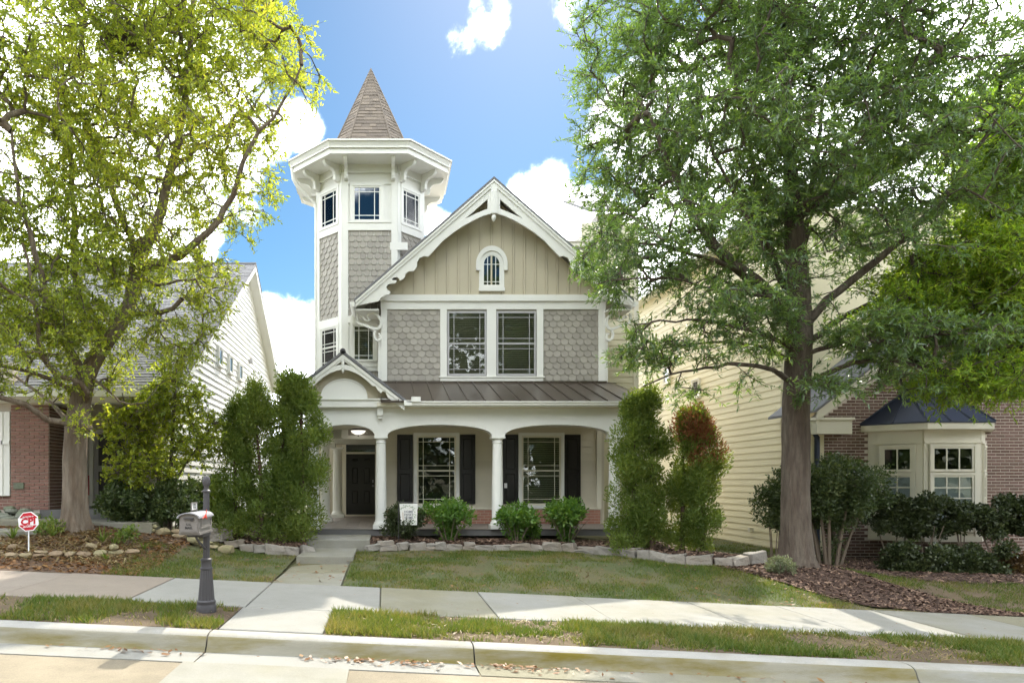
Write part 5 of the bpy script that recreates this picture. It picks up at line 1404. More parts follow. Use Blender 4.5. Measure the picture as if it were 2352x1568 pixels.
def tree(label, trunk, tr, limbs, blobs, nat, seed, bark, leafm, name='oak_tree', leaf=(.085, .0095), K=6, per=15, spray=.48, flat=.5, sag=.0, group=None, roots=True, gaps=-9.0, leafsag=0.0):
    """trunk and main limbs follow given lines; twigs grow from them to points spread through the crown's masses"""
    rs = np.random.RandomState(seed)
    tp = spline(trunk, .07)
    root = empty(name, tp[0], label, 'tree', group)
    k = len(tp); rr = np.interp(np.linspace(0, 1, k), np.linspace(0, 1, len(tr)), tr)
    if roots:
        zb = tp[0].z
        rr = np.array([r * (1 + .22 * math.exp(-(p.z - zb) / .14) + .10 * math.exp(-(p.z - zb) / .5)) for p, r in zip(tp, rr)])
    # trunk: an uneven, slightly fluted column
    n = 72; VV = []
    P_ = np.array([p[:] for p in tp]); P_[0, 2] -= .15
    for i in range(k):
        for a in range(n):
            an = 2 * math.pi * a / n
            zz = P_[i, 2]; hb = zz - P_[0, 2]
            rg = abs(math.sin(an * 10 + 1.3 * math.sin(zz * 2.1 + an * 3) + .7 * math.sin(zz * 6.3 + an))) ** .6
            fl = .95 + .085 * rg + .04 * math.sin(an * 3 + zz * .5) + .018 * math.sin(zz * 9 + an * 4) + (.30 * max(0, math.sin(an * 5 + 1)) * math.exp(-hb / .26)) + .03 * math.sin(zz * 3.1 + seed) * math.exp(-((an - 2.2) ** 2) * 2)
            VV.append((P_[i, 0] + math.cos(an) * rr[i] * fl, P_[i, 1] + math.sin(an) * rr[i] * fl, P_[i, 2]))
    ii = (np.arange(k - 1)[:, None] * n + np.arange(n)[None]); jj = (np.arange(k - 1)[:, None] * n + (np.arange(n)[None] + 1) % n)
    tro = np_mesh('trunk', np.array(VV), np.stack([ii, jj, jj + n, ii + n], -1).reshape(-1, 4), bark, root, smooth=True)
    nodes = [p[:] for p in tp if p.z > tp[0].z + 1.5]; par = [-1] * len(nodes)
    for lp, r0, r1 in limbs:
        q = spline(lp, .25); q = [p + Vector(rs.normal(0, .018, 3)) if 0 < i else p for i, p in enumerate(q)]
        tubes_np('limb', [(np.array([p[:] for p in q]), np.linspace(r0, r1, len(q)) ** 1.0)], bark, root, 9)
        nodes += [p[:] for p in q]; par += [-1] * len(q)
    N0 = len(nodes)
    cap = N0 + nat * 14
    PN = np.zeros((cap, 3)); PN[:N0] = nodes; cnt = N0
    parent = -np.ones(cap, int); direc = np.zeros((cap, 3)); direc[:N0, 2] = 1
    # crown points
    w = np.array([b[2] if len(b) > 2 else 1 for b in blobs]) * np.array([b[1][0] * b[1][1] * b[1][2] for b in blobs]); w = w / w.sum()
    A_ = []
    for (b, m_) in zip(blobs, rs.multinomial(nat, w)):
        v = unit(rs.normal(0, 1, (m_, 3))) * (rs.rand(m_, 1) ** (1 / 2.6)); A_.append(np.array(b[0]) + v * np.array(b[1]))
    A_ = np.concatenate(A_)
    hl = np.sin(2.3 * A_[:, 0] + seed) * np.sin(1.7 * A_[:, 1] + 1) + .9 * np.sin(2.9 * A_[:, 2] + A_[:, 0] * .8) + .5 * np.sin(5.1 * A_[:, 0] + 3.7 * A_[:, 2])
    A_ = A_[hl > gaps]
    d0 = np.array([np.min(((PN[:N0] - a) ** 2).sum(1)) for a in A_]); A_ = A_[np.argsort(d0)]
    tips = []; chains = []; load = np.zeros(cap)
    for a in A_:
        D = PN[:cnt] - a; d2 = (D * D).sum(1)
        pen = np.where(PN[:cnt, 2] > a[2] + .3, 1.5, 1.0)
        i = int(np.argmin(d2 * pen)); p = PN[i]; L_ = math.sqrt(d2[i])
        if L_ < .12: continue
        s = max(2, int(L_ / .28)); c_ = p + direc[i] * L_ * .16 + (a - p) * .36 + np.array([0, 0, .07 * L_]) + rs.normal(0, .025, 3)
        t = np.linspace(0, 1, s + 1)[1:, None]
        Q = (1 - t) ** 2 * p + 2 * t * (1 - t) * c_ + t * t * a + rs.normal(0, .012, (s, 3)); Q[:, 2] -= sag * L_ * t[:, 0] ** 2
        if cnt + s >= cap: break
        PN[cnt:cnt + s] = Q; parent[cnt] = i; parent[cnt + 1:cnt + s] = np.arange(cnt, cnt + s - 1)
        direc[cnt:cnt + s] = unit(np.gradient(np.vstack([p[None], Q]), axis=0)[1:])
        chains.append((i, cnt, s)); tips.append(cnt + s - 1); cnt += s
    # girth from the load carried
    for t_ in tips: load[t_] += 1
    for i in range(cnt - 1, N0 - 1, -1):
        if parent[i] >= 0: load[parent[i]] += load[i]
    rad = .0038 + .0040 * load ** .52
    thick, thin = [], []
    for i, st, s in chains:
        P_ = np.vstack([PN[i][None], PN[st:st + s]]); R_ = np.concatenate([[min(rad[st] * 1.15, .09)], rad[st:st + s]])
        (thick if R_[0] > .016 else thin).append((P_, np.minimum(R_, .09)))
    tubes_np('branches', thick, bark, root, 6, 'stuff'); 
    # sprays of leaves round each twig end
    tips = np.array(tips); tipP = PN[tips]; tipD = direc[tips]; m_ = len(tips)
    o = unit(tipD[:, None] * .9 + rs.normal(0, .62, (m_, K, 3)) * np.array([1, 1, flat])); o[..., 2] -= leafsag; o = unit(o)
    ln = spray * (.55 + .7 * rs.rand(m_, K))
    st = tipP[:, None] - tipD[:, None] * (rs.rand(m_, K)[..., None] * .30)
    en = st + o * ln[..., None]
    S = st.reshape(-1, 3); E = en.reshape(-1, 3); md = (S + E) / 2 + rs.normal(0, .02, S.shape)
    n3 = 3; V = np.empty((len(S), 2, n3, 3)); sd = unit(np.cross(E - S, np.array([[.3, .2, 1.]]))); up = unit(np.cross(sd, E - S))
    for q, an in enumerate((0, 2.094, 4.189)):
        off = sd * math.cos(an) + up * math.sin(an); V[:, 0, q] = S + off * .0045; V[:, 1, q] = E + off * .0018
    b = np.arange(len(S))[:, None, None] * 6; q = np.arange(3)[None, :]
    f_ = np.stack([q, (q + 1) % 3, (q + 1) % 3 + 3, q + 3], -1) + b
    tubes_np('branches', thin, M['twig'], root, 3, 'stuff')
    np_mesh('twigs', V.reshape(-1, 3), f_.reshape(-1, 4), M['twig'], root, 'stuff')
    t = rs.rand(len(S), per); t = .12 + .9 * t
    B_ = S[:, None] + (E - S)[:, None] * t[..., None]
    ax = unit(unit(E - S)[:, None] * .75 + rs.normal(0, .55, B_.shape)); nr = unit(rs.normal(0, .55, B_.shape) + np.array([0, 0, 1.]))
    sz_ = .7 + .6 * rs.rand(len(S), per)
    Vl = leaves_np(B_.reshape(-1, 3), ax.reshape(-1, 3), nr.reshape(-1, 3), (leaf[0] * sz_).ravel(), (leaf[1] * sz_).ravel())
    leaf_obj('crown', Vl, leafm, root)
    return root

# --- left oak
dl = 13.2
def pl(x, y, d=dl): return (X(x, d), d, Z(y, d))
gl = g(X(172, dl), dl)
trunkL = [(X(172, dl), dl, gl), pl(172, 1150), pl(171, 1060), pl(176, 980), pl(185, 920), pl(196, 870), pl(225, 815), pl(262, 765), pl(292, 715), pl(306, 660), pl(314, 600), pl(325, 550)]
limbsL = [
    ([pl(316, 600), pl(345, 545, 13.3), pl(372, 480, 13.4), pl(392, 400, 13.5), pl(412, 300, 13.6), pl(428, 200, 13.7), pl(438, 100, 13.8), pl(442, 10, 13.9), pl(455, -80, 14)], .115, .03),
    ([pl(318, 615), pl(360, 606, 13.0), pl(410, 590, 12.8), pl(455, 560, 12.6), pl(500, 510, 12.5), pl(535, 450, 12.4), pl(560, 370, 12.3), pl(600, 300, 12.2), pl(655, 230, 12.1), pl(690, 150, 12.1)], .085, .016),
    ([pl(314, 600), pl(300, 540, 13.5), pl(268, 470, 13.8), pl(245, 400, 14.0), pl(215, 330, 14.2), pl(190, 260, 14.3), pl(175, 180, 14.4), pl(180, 80, 14.4)], .075, .02),
    ([pl(395, 390, 13.5), pl(450, 345, 13.9), pl(520, 300, 14.2), pl(580, 250, 14.5), pl(620, 190, 14.7)], .04, .012),
    ([pl(196, 880), pl(160, 800, 12.9), pl(128, 745, 12.6), pl(108, 690, 12.4), pl(92, 620, 12.2), pl(70, 540, 12.0), pl(40, 430, 11.8), pl(25, 300, 11.7)], .085, .02),
    ([pl(240, 800), pl(195, 735, 13.5), pl(176, 660, 13.8), pl(172, 560, 14.0), pl(168, 450, 14.2), pl(160, 330, 14.4), pl(150, 200, 14.5), pl(140, 60, 14.6)], .09, .022),
    ([pl(186, 985), pl(205, 985, 12.75), pl(170, 975, 12.55), pl(110, 962, 12.3), pl(60, 930, 12.0), pl(0, 905, 11.7), pl(-80, 880, 11.4)], .085, .03),
    ([pl(195, 925), pl(205, 900, 12.8), pl(185, 875, 12.6), pl(130, 858, 12.4), pl(100, 820, 12.2), pl(85, 740, 12.0), pl(75, 650, 11.9), pl(50, 560, 11.8)], .065, .02),
    ([pl(190, 910), pl(120, 872, 12.9), pl(60, 850, 12.6), pl(0, 838, 12.3), pl(-70, 810, 12)], .05, .02),
    ([pl(322, 560), pl(370, 680, 13.2), pl(395, 700, 12.9), pl(420, 690, 12.8)], .0, .0) if False else ([pl(292, 715), pl(345, 720, 12.9), pl(395, 708, 12.6), pl(420, 690, 12.5)], .055, .04),
    ([pl(312, 630), pl(360, 655, 13.0), pl(410, 645, 12.8), pl(450, 640, 12.7)], .035, .02),
    ([pl(205, 860), pl(255, 905, 12.9), pl(300, 930, 12.7), pl(335, 925, 12.6)], .028, .012),
    ([pl(176, 980), pl(120, 930, 13.6), pl(60, 880, 14.0), pl(10, 850, 14.3)], .05, .02),
]
def E(x, y, d, rx, ry, rz, w=1): return ((X(x, d), d, Z(y, d)), (rx, ry, rz), w)
blobsL = [E(180, 60, 13.6, 3.2, 3.4, 2.6), E(480, 60, 13.4, 1.9, 2.8, 2.0), E(640, 150, 12.7, .95, 1.6, 1.3, 1.25), E(60, 330, 13.2, 2.4, 3.6, 2.2), E(300, 330, 13.6, 2.4, 3.2, 2.0, .8),
          E(520, 380, 13.0, 1.1, 2.2, 1.5), E(440, 660, 12.7, .95, 1.3, .75, 2.6), E(330, 560, 13.6, 1.2, 2.2, .9), E(60, 620, 12.8, 2.3, 2.6, 1.6, 1.8), E(60, 830, 12.4, 1.7, 1.8, .7, 2.2), E(385, 775, 12.7, .9, 1.0, .7, 3.0), E(230, 690, 12.3, 1.2, .7, .8, 2.2), E(60, 740, 12.2, 1.3, .8, .8, 1.6), E(90, 960, 12.0, .9, .8, .35, .9), E(320, -120, 13.6, 3.2, 3.2, 1.4, .7),
          E(200, 800, 13.9, 1.3, 1.2, 1.0, .9)]
tree('tall yellow green oak in the left bed with low forked limbs', trunkL, [.235, .22, .212, .207, .203, .192, .165, .15, .138, .126, .11, .085], limbsL, blobsL, 3400, 31, M['bark'], M['l_left'], leaf=(.090, .0150), K=6, per=12, spray=.42, flat=.75, leafsag=.12, gaps=-.95)

# --- right oak
dr_ = 13.1
def pr(x, y, d=dr_): return (X(x, d), d, Z(y, d))
gr = g(X(1834, dr_), dr_)
trunkR = [(X(1834, dr_), dr_, gr), pr(1832, 1260), pr(1828, 1150), pr(1829, 1030), pr(1828, 930), pr(1832, 850), pr(1836, 760), pr(1832, 680), pr(1828, 600), pr(1822, 500), pr(1815, 400), pr(1808, 300), pr(1800, 180), pr(1795, 60)]
limbsR = [
    ([pr(1830, 735), pr(1785, 690, 13.0), pr(1735, 650, 12.8), pr(1690, 610, 12.6), pr(1640, 560, 12.5), pr(1590, 480, 12.4), pr(1540, 380, 12.3), pr(1490, 260, 12.2)], .145, .03),
    ([pr(1700, 618, 12.6), pr(1640, 600, 12.4), pr(1560, 570, 12.2), pr(1480, 560, 12.0), pr(1400, 550, 11.9)], .05, .012),
    ([pr(1832, 700), pr(1790, 640, 13.3), pr(1770, 560, 13.6), pr(1745, 450, 13.8), pr(1720, 320, 14.0), pr(1690, 200, 14.1), pr(1670, 60, 14.2)], .075, .025),
    ([pr(1830, 640), pr(1850, 540, 13.5), pr(1865, 420, 13.9), pr(1880, 300, 14.2), pr(1900, 150, 14.4)], .07, .022),
    ([pr(1838, 760), pr(1900, 690, 12.9), pr(1990, 620, 12.7), pr(2080, 545, 12.5), pr(2160, 460, 12.3), pr(2240, 350, 12.2), pr(2310, 240, 12.1)], .085, .022),
    ([pr(1836, 800), pr(1910, 745, 13.3), pr(2000, 700, 13.6), pr(2110, 660, 13.9), pr(2220, 630, 14.2), pr(2340, 590, 14.4)], .065, .02),
    ([pr(1830, 890), pr(1770, 850, 12.9), pr(1700, 835, 12.7), pr(1620, 845, 12.4), pr(1540, 860, 12.2), pr(1470, 885, 12.0)], .05, .010),
    ([pr(1832, 840), pr(1760, 800, 13.3), pr(1680, 785, 13.5), pr(1600, 790, 13.6), pr(1520, 800, 13.7), pr(1450, 830, 13.8)], .045, .010),
    ([pr(1828, 800), pr(1740, 760, 12.7), pr(1640, 740, 12.3), pr(1550, 735, 12.0), pr(1460, 745, 11.8)], .045, .010),
    ([pr(1830, 690), pr(1740, 680, 12.7), pr(1640, 665, 12.3), pr(1540, 640, 12.0), pr(1430, 640, 11.7), pr(1370, 655, 11.6)], .040, .009),
    ([pr(1834, 900), pr(1890, 860, 12.8), pr(1960, 835, 12.5), pr(2050, 830, 12.3), pr(2150, 850, 12.0), pr(2260, 890, 11.8)], .055, .012),
    ([pr(1838, 820), pr(1930, 790, 12.6), pr(2040, 775, 12.3), pr(2160, 770, 12.0), pr(2300, 760, 11.7)], .05, .015),
    ([pr(1825, 620), pr(1760, 560, 12.7), pr(1700, 470, 12.3), pr(1640, 350, 12.0), pr(1600, 220, 11.9)], .05, .015),
    ([pr(1820, 520), pr(1900, 440, 12.6), pr(1980, 340, 12.2), pr(2060, 220, 11.9), pr(2120, 100, 11.8)], .05, .015),
]
blobsR = [E(1480, 120, 12.9, 1.5, 2.6, 1.9), E(1700, 100, 13.2, 2.4, 3.4, 2.2), E(2000, 100, 13.0, 2.6, 3.4, 2.2), E(1470, 360, 12.8, 1.15, 2.3, 1.35, 1.1), E(1680, 380, 13.0, 2.0, 3.2, 1.6), E(1980, 380, 12.8, 2.3, 3.2, 1.6), E(2210, 300, 12.8, 1.2, 2.6, 1.8, .6),
          E(1520, 560, 12.5, 1.5, 2.2, .75, 1.2), E(1760, 570, 12.6, 1.8, 2.2, .8, 1.3), E(2050, 590, 12.7, 1.7, 2.6, .7), E(1620, 730, 12.4, 1.35, 1.6, .50, 2.6), E(1860, 760, 12.2, 1.8, 1.3, .48, 3.0), E(2090, 790, 12.2, 1.7, 1.5, .45, 2.6), E(1800, 880, 12.6, 1.0, 1.2, .18, .8), E(1640, 885, 12.6, 1.0, 1.2, .12, 1.0), E(2150, 885, 12.0, .8, 1.0, .3, 2.0), E(2000, 865, 12.2, 1.1, 1.0, .25, 2.6), E(1925, 885, 12.2, .75, .6, .22, 4.5),
          E(1440, 650, 12.0, .75, .7, .28, 4.5), E(1490, 815, 12.3, .7, .8, .28, 4), E(1600, 800, 12.3, .8, .8, .25, 2.5), E(1800, -150, 13.2, 3.6, 3.4, 1.6, .7)]
tree('massive dark willow oak in the mulch on the right', trunkR, [.262, .245, .236, .231, .227, .222, .212, .198, .165, .125, .10, .078, .055, .033], limbsR, blobsR, 4700, 32, M['bark2'], M['l_right'], leaf=(.105, .0125), K=6, per=16, spray=.46, flat=.45, sag=.05, leafsag=.05, gaps=-.38)

# --- bright tree behind the right house, woodland far behind
dx = 24.0
def pb(x, y, d=dx): return (X(x, d), d, Z(y, d))
tree('bright yellow green tree standing behind the brick house roof', [(X(2230, dx), dx, CZ - 1.8), pb(2230, 900), pb(2225, 700), pb(2220, 500), pb(2215, 330)], [.25, .22, .2, .15, .05],
     [([pb(2226, 720), pb(2120, 640, 23.6), pb(2030, 560, 23.2)], .1, .03), ([pb(2226, 680), pb(2320, 600, 24.4), pb(2420, 520, 24.6)], .1, .03)],
     [E(2250, 640, dx, 2.6, 2.0, 2.4), E(2340, 330, dx, 2.6, 2.4, 3.0), E(2080, 640, dx, 1.6, 1.6, 1.5), E(1900, 690, 26, 2.6, 1.6, 1.4, .8), E(1700, 740, 27, 2.2, 1.4, .9, .8)], 1100, 33, M['bark'], M['l_bright'], name='maple_tree', leaf=(.13, .032), K=6, per=12, spray=.6, flat=.8)

dq = 13.0
def pq(x, y, d=dq): return (X(x, d), d, Z(y, d))
tree('lime green tree leaning in from the right edge over the bay roof', [(X(2520, dq), dq, g(X(2520, dq), dq)), pq(2515, 1100), pq(2505, 900), pq(2500, 700), pq(2490, 500), pq(2480, 300)], [.2, .18, .17, .14, .10, .05],
     [([pq(2505, 900), pq(2440, 830, 12.6), pq(2350, 800, 12.3), pq(2240, 790, 12.0), pq(2150, 800, 11.9)], .07, .015), ([pq(2500, 720), pq(2420, 640, 12.9), pq(2310, 580, 12.7), pq(2200, 560, 12.5), pq(2110, 590, 12.5)], .07, .015), ([pq(2492, 520), pq(2420, 400, 13), pq(2350, 290, 13), pq(2300, 180, 13)], .06, .015)],
     [E(2230, 640, 12.6, 1.4, 1.3, .85, 1.2), E(2350, 400, 13.0, 1.1, 1.4, 1.5), E(2250, 870, 12.0, 1.2, 1.0, .38, 1.4), E(2350, 760, 12.5, 1.0, 1.2, .8, 1.2), E(2090, 700, 12.4, .7, .8, .4)], 1250, 36, M['bark2'], M['l_bright'], leaf=(.105, .0135), K=6, per=15, spray=.46, flat=.5, sag=.05, leafsag=.05)

def far_wood():
    rs = np.random.RandomState(5); n = 70000
    an = rs.rand(n) * 2 * np.pi; r = (62 + 10 * rs.rand(n)) * (1 - .3 * (np.sin(an) < -.1))
    hmax = 5.5 + 2.6 * np.sin(an * 9) + 1.8 * np.sin(an * 23 + 1) + 1.0 * np.sin(an * 61 + 2) + 15 * np.clip(np.cos(an - np.pi * 1.5) * 2, 0, 1)  # rear rise added out of view so panes mirror trees, not bright sky
    z = CZ - 1.5 + hmax * rs.rand(n) ** .8
    c_ = np.column_stack([r * np.cos(an), r * np.sin(an) + 8, z])
    ax = unit(rs.normal(0, 1, (n, 3))); nr = unit(rs.normal(0, 1, (n, 3)))
    V = leaves_np(c_, ax, nr, .7 + .5 * rs.rand(n), .28 + .2 * rs.rand(n))
    o = np_mesh('distant_woods', V, np.arange(n * 4).reshape(n, 4), M['l_far'], None, 'stuff', off=(0, 0, CZ))
    tag(o, 'hazy line of far trees low behind the houses, raised unseen behind the viewer', 'woods')
far_wood()

def cloud(name, parent, n, sampler, mat, L, W, seed, out=None, up=.3, kind=None, droop=0.0, jit=.7):
    """leaves from a sampler giving points and outward directions"""
    rs = np.random.RandomState(seed); p, o = sampler(rs, n); n = len(p)
    ax = unit(o + rs.normal(0, jit, (n, 3)) + np.array([0, 0, up])); nr = unit(rs.normal(0, .7, (n, 3)) + o * .6 + np.array([0, 0, .5]))
    s = .6 + .8 * rs.rand(n)
    return leaf_obj(name, leaves_np(p, ax, nr, L * s, W * s), mat, parent, kind)
def clumps(cs, rr, shell=.45):
    """points in many small leafy clumps: cs centres (m,3), rr radii (m,3)"""
    cs = np.asarray(cs, float); rr = np.asarray(rr, float)
    def f(rs, n):
        i = rs.randint(0, len(cs), n); v = unit(rs.normal(0, 1, (n, 3))); r = (shell + (1 - shell) * rs.rand(n, 1)) ** .7
        return cs[i] + v * rr[i] * r, v
    return f
def fill_ell(rs, m, c, r, power=2.2):
    v = unit(rs.normal(0, 1, (m, 3))) * rs.rand(m, 1) ** (1 / power); return np.array(c) + v * np.array(r)

# --- arborvitae: several stems with upright sprays
def arborvitae(label, xc, yc, zg, cols, n, seed, rust=None):
    rs = np.random.RandomState(seed)
    root = empty('arborvitae', (xc, yc, zg), label, 'evergreen', 'arborvitae flanking the porch')
    cs, rr = [], []
    for (x, y, h, r, x1) in cols:
        m = MB(); m.tube(spline([(x, y, zg - .05), (x + .02, y, zg + h * .35), (x + (x1 - x) * .6, y, zg + h * .7), (x1, y, zg + h * .96)], .2), list(np.linspace(.062, .015, len(spline([(x, y, zg - .05), (x + .02, y, zg + h * .35), (x + (x1 - x) * .6, y, zg + h * .7), (x1, y, zg + h * .96)], .2)))), 8, False)
        m.build('trunk', M['duskstem'], root, smooth=True)
        k = int(48 * h * r / .9)
        for _ in range(k):
            t = rs.rand() ** .85; z = zg + .10 + t * (h - .15); an = rs.rand() * 6.283
            prof = r * (1.0 - .25 * abs(t - .35)) * (1 - max(0, t - .60) ** 2 * 5.2)
            if r < .44 and .25 < t < .72 and rs.rand() < .42: continue
            q = prof * (.25 + .85 * rs.rand()) 
            cx = x + (x1 - x) * t
            cs.append((cx + math.cos(an) * q, y + math.sin(an) * q * .85, z)); b = rs.uniform(.13, .27); rr.append((b, b, b * 1.35))
    cs = np.array(cs); rr = np.array(rr)
    isr = rust(cs) if rust else np.zeros(len(cs), bool)
    def samp(c_, r_):
        f = clumps(c_, r_, .15)
        def s(rs2, n2):
            p, o = f(rs2, n2); o = unit(o * np.array([1, 1, .35]) + np.array([0, 0, .55])); return p, o
        return s
    cloud('crown', root, int(n * (~isr).mean()), samp(cs[~isr], rr[~isr]), M['l_arb'], .068, .0125, seed + 1, up=.25, jit=.45)
    if isr.any():
        o = cloud('dead_spray', root, int(n * isr.mean() * 1.1), samp(cs[isr], rr[isr]), M['l_rust'], .065, .011, seed + 2, up=.25, jit=.45); o['label'] = 'rust brown dead top spray'
    # side twigs
    tw = MB(); k = 0
    for c_ in cs[::5]:
        j = min(cols, key=lambda q: abs(q[0] - c_[0])); tw.tube([(j[0] + (j[4] - j[0]) * .5, j[1], c_[2] - .12), tuple(c_)], [.010, .004], 3, False)
    tw.build('twigs', M['duskstem'], root)['kind'] = 'stuff'
    return root
zl = g(-2.6, 15.0) + .15
arborvitae('wide dark green arborvitae left of the front steps', -2.6, 15.0, zl,
           [(-3.32, 15.0, 3.1, .54, -3.3), (-2.72, 14.85, 3.45, .43, -2.85), (-2.34, 15.1, 3.75, .43, -2.15), (-1.84, 15.0, 3.6, .52, -1.85)], 95000, 41)
zr_ = g(6.1, 14.4) + .17
arborvitae('arborvitae with a rust brown dead top right of the porch', 6.0, 14.5, zr_,
           [(5.30, 14.6, 3.25, .47, 5.34), (5.66, 14.5, 3.35, .36, 5.56), (6.30, 14.5, 2.95, .36, 6.34), (6.66, 14.35, 3.05, .46, 6.55)], 84000, 43,
           rust=lambda c_: (np.abs(c_[:, 0] - 6.50) < .36) & (c_[:, 2] > zr_ + 1.85) & (c_[:, 2] < zr_ + 3.1) & (np.sin(c_[:, 0] * 91 + c_[:, 2] * 57) > -.35))

# --- shrubs
def shrub(label, name, x, y, zg, r, h, mat, n, leaf, seed, stems=7, z0=.35, spread=.6, cl=40, group=None, cat='shrub', flat=1.0, leggy=0, shell=.1, csize=(.10, .2), stemr=.012, wave=0):
    rs = np.random.RandomState(seed); root = empty(name, (x, y, zg), label, cat, group)
    ends = []
    for k in range(stems):
        m = MB(); an = 6.283 * (k + rs.rand() * .7) / stems; q = r * spread * (.4 + .6 * rs.rand()); t = (x + math.cos(an) * q, y + math.sin(an) * q * flat, zg + h * (.55 + .3 * rs.rand()))
        b = (x + math.cos(an) * r * .15, y + math.sin(an) * r * .15 * flat, zg - .03)
        sp = spline([b, ((b[0] * .6 + t[0] * .4), (b[1] * .6 + t[1] * .4), zg + h * .28), t], .08); m.tube(sp, list(np.linspace(stemr * 1.3, stemr * .4, len(sp))), 5, False); ends.append(t); m.build('stem', M['stem'], root, smooth=True)
    c_ = fill_ell(rs, cl, (x, y, zg + h * (z0 + 1) / 2), (r * .86, r * .86 * flat, h * (1 - z0) / 2 * .9), 3.0)
    if leggy:
        t = rs.rand(leggy); e = np.array(ends)[rs.randint(0, len(ends), leggy)]; c_ = np.vstack([c_, np.column_stack([x + (e[:, 0] - x) * t * 1.1, y + (e[:, 1] - y) * t, zg + .1 + (e[:, 2] - zg) * t])])
    rr = np.repeat(rs.uniform(csize[0], csize[1], (len(c_), 1)), 3, 1)
    cloud('foliage', root, n, clumps(c_, rr, shell), mat, leaf[0], leaf[1], seed + 1, up=.25, jit=.6)
    return root
bz = lambda x, y: float(bedz(x, y))
shrub('dark glossy round shrub behind the house flag', 'boxwood', X(922, 15.75), 15.75, bz(.4, 15.7), .56, .80, M['l_box'], 10000, (.055, .014), 51, 7, .12, cl=46)
for k, (px_, lab, s, r, h) in enumerate(((1032, 'lime green leggy shrub below the left porch window', 52, .64, .90), (1188, 'lime green shrub with yellow leaves beside the middle column', 53, .50, .78), (1302, 'fresh green leggy shrub below the right porch window', 54, .58, .96))):
    y = 15.75; x = X(px_, y)
    shrub(lab, 'lime_shrub', x, y, bz(x, y), r, h, M['l_lime'], 3600, (.085, .021), s, 11, .46, .9, 34, 'lime shrubs in the porch bed', leggy=9, csize=(.12, .25))
shrub('small low green plant at the right end of the porch slab', 'lime_shrub', X(1222, 16.0), 16.05, bz(2.4, 16), .22, .42, M['l_lime'], 1500, (.06, .014), 58, 5, .2, .7, 12)
xr, yr = X(1905, 14.5), 14.5
shrub('big round holly with bare pale stems beside the bay window', 'holly', xr, yr, g(xr, yr), 1.32, 2.3, M['l_holly'], 34000, (.060, .016), 61, 9, .40, .62, 140, flat=.85, csize=(.14, .30), stemr=.036, leggy=10)
xr2, yr2 = X(1785, 14.8), 14.9
shrub('small holly bush peeking out behind the right oak trunk', 'holly', xr2, yr2, g(xr2, yr2) + .1, .46, 1.6, M['l_holly'], 5000, (.060, .016), 62, 5, .35, .5, 34, csize=(.12, .22))
# hedges: clipped boxes of leaves on short stems
def hedge(label, x0, x1, y0, y1, z0, z1, zg, mat, n, leaf, seed, stems, wave=.05):
    rs = np.random.RandomState(seed); root = empty('hedge', ((x0 + x1) / 2, (y0 + y1) / 2, zg), label, 'hedge')
    m = int((x1 - x0) * 34); c_ = np.column_stack([rs.uniform(x0, x1, m), rs.uniform(y0, y1, m), rs.uniform(z0, z1, m)])
    c_[:, 2] += wave * np.sin(c_[:, 0] * 3.3 + seed) * (c_[:, 2] > (z0 + z1) / 2)
    rr = np.repeat(rs.uniform(.10, .20, (m, 1)), 3, 1)
    for k in range(stems):
        x = x0 + (x1 - x0) * (k + .5) / stems; y = (y0 + y1) / 2
        for j in range(4):
            q = rs.normal(0, .16, 2); s = MB(); s.tube([(x + q[0] * .2, y + q[1] * .2, zg - .05), (x + q[0] * .7, y + q[1] * .5, (zg + z0) / 2), (x + q[0] * 1.6, y + q[1], z0 + .15)], [.016, .013, .008], 5, False); s.build('stem', M['stem'], root, smooth=True)
    cloud('foliage', root, n, clumps(c_, rr, .1), mat, leaf[0], leaf[1], seed + 1, up=.3, jit=.7); return root
hd = 14.3
hedge('tall clipped dark hedge on bare stems before the bay window', X(2010, hd), X(2420, hd), hd - .25, hd + .35, Z(1222, hd), Z(1150, hd), g(11.5, hd), M['l_box'], 40000, (.06, .019), 71, 5)
hd2 = 13.6
hedge('low dark clipped hedge along the mulch in front of the taller one', X(2040, hd2), X(2300, hd2), hd2 - .25, hd2 + .3, Z(1325, hd2), Z(1258, hd2), g(11, hd2) - .05, M['l_box'], 26000, (.06, .019), 73, 4, .03)
hedge('bronze brown low shrub at the right end of the low hedge', X(2308, hd2), X(2440, hd2), hd2 - .25, hd2 + .35, Z(1325, hd2), Z(1262, hd2), g(12.5, hd2) - .05, M['l_brown'], 9000, (.06, .019), 75, 2, .03)
# leafy shrub tree between the left oak and the arborvitae
ds = 14.6
def ps(x, y, d=ds): return (X(x, d), d, Z(y, d))
tree('slender leafy sapling with yellowing leaves between oak and arborvitae', [(X(390, ds), ds, g(X(390, ds), ds)), ps(392, 1100), ps(396, 1000), ps(402, 900), ps(405, 830)], [.05, .045, .04, .03, .015],
     [([ps(391, 1150), ps(340, 1050), ps(300, 960), ps(280, 900)], .03, .01), ([ps(392, 1120), ps(450, 1030), ps(490, 970)], .03, .01), ([ps(390, 1180), ps(300, 1120, 14.3), ps(250, 1060, 14.2)], .025, .01)],
     [E(400, 930, ds, .75, .7, .75), E(300, 980, ds, .7, .7, .7), E(460, 1000, ds, .5, .6, .65), E(340, 1070, ds, .9, .8, .5), E(400, 850, ds, .4, .4, .4, .8)], 420, 34, M['twig'], M['l_left'], name='sapling', leaf=(.085, .024), K=5, per=9, spray=.30, flat=.8, roots=False)
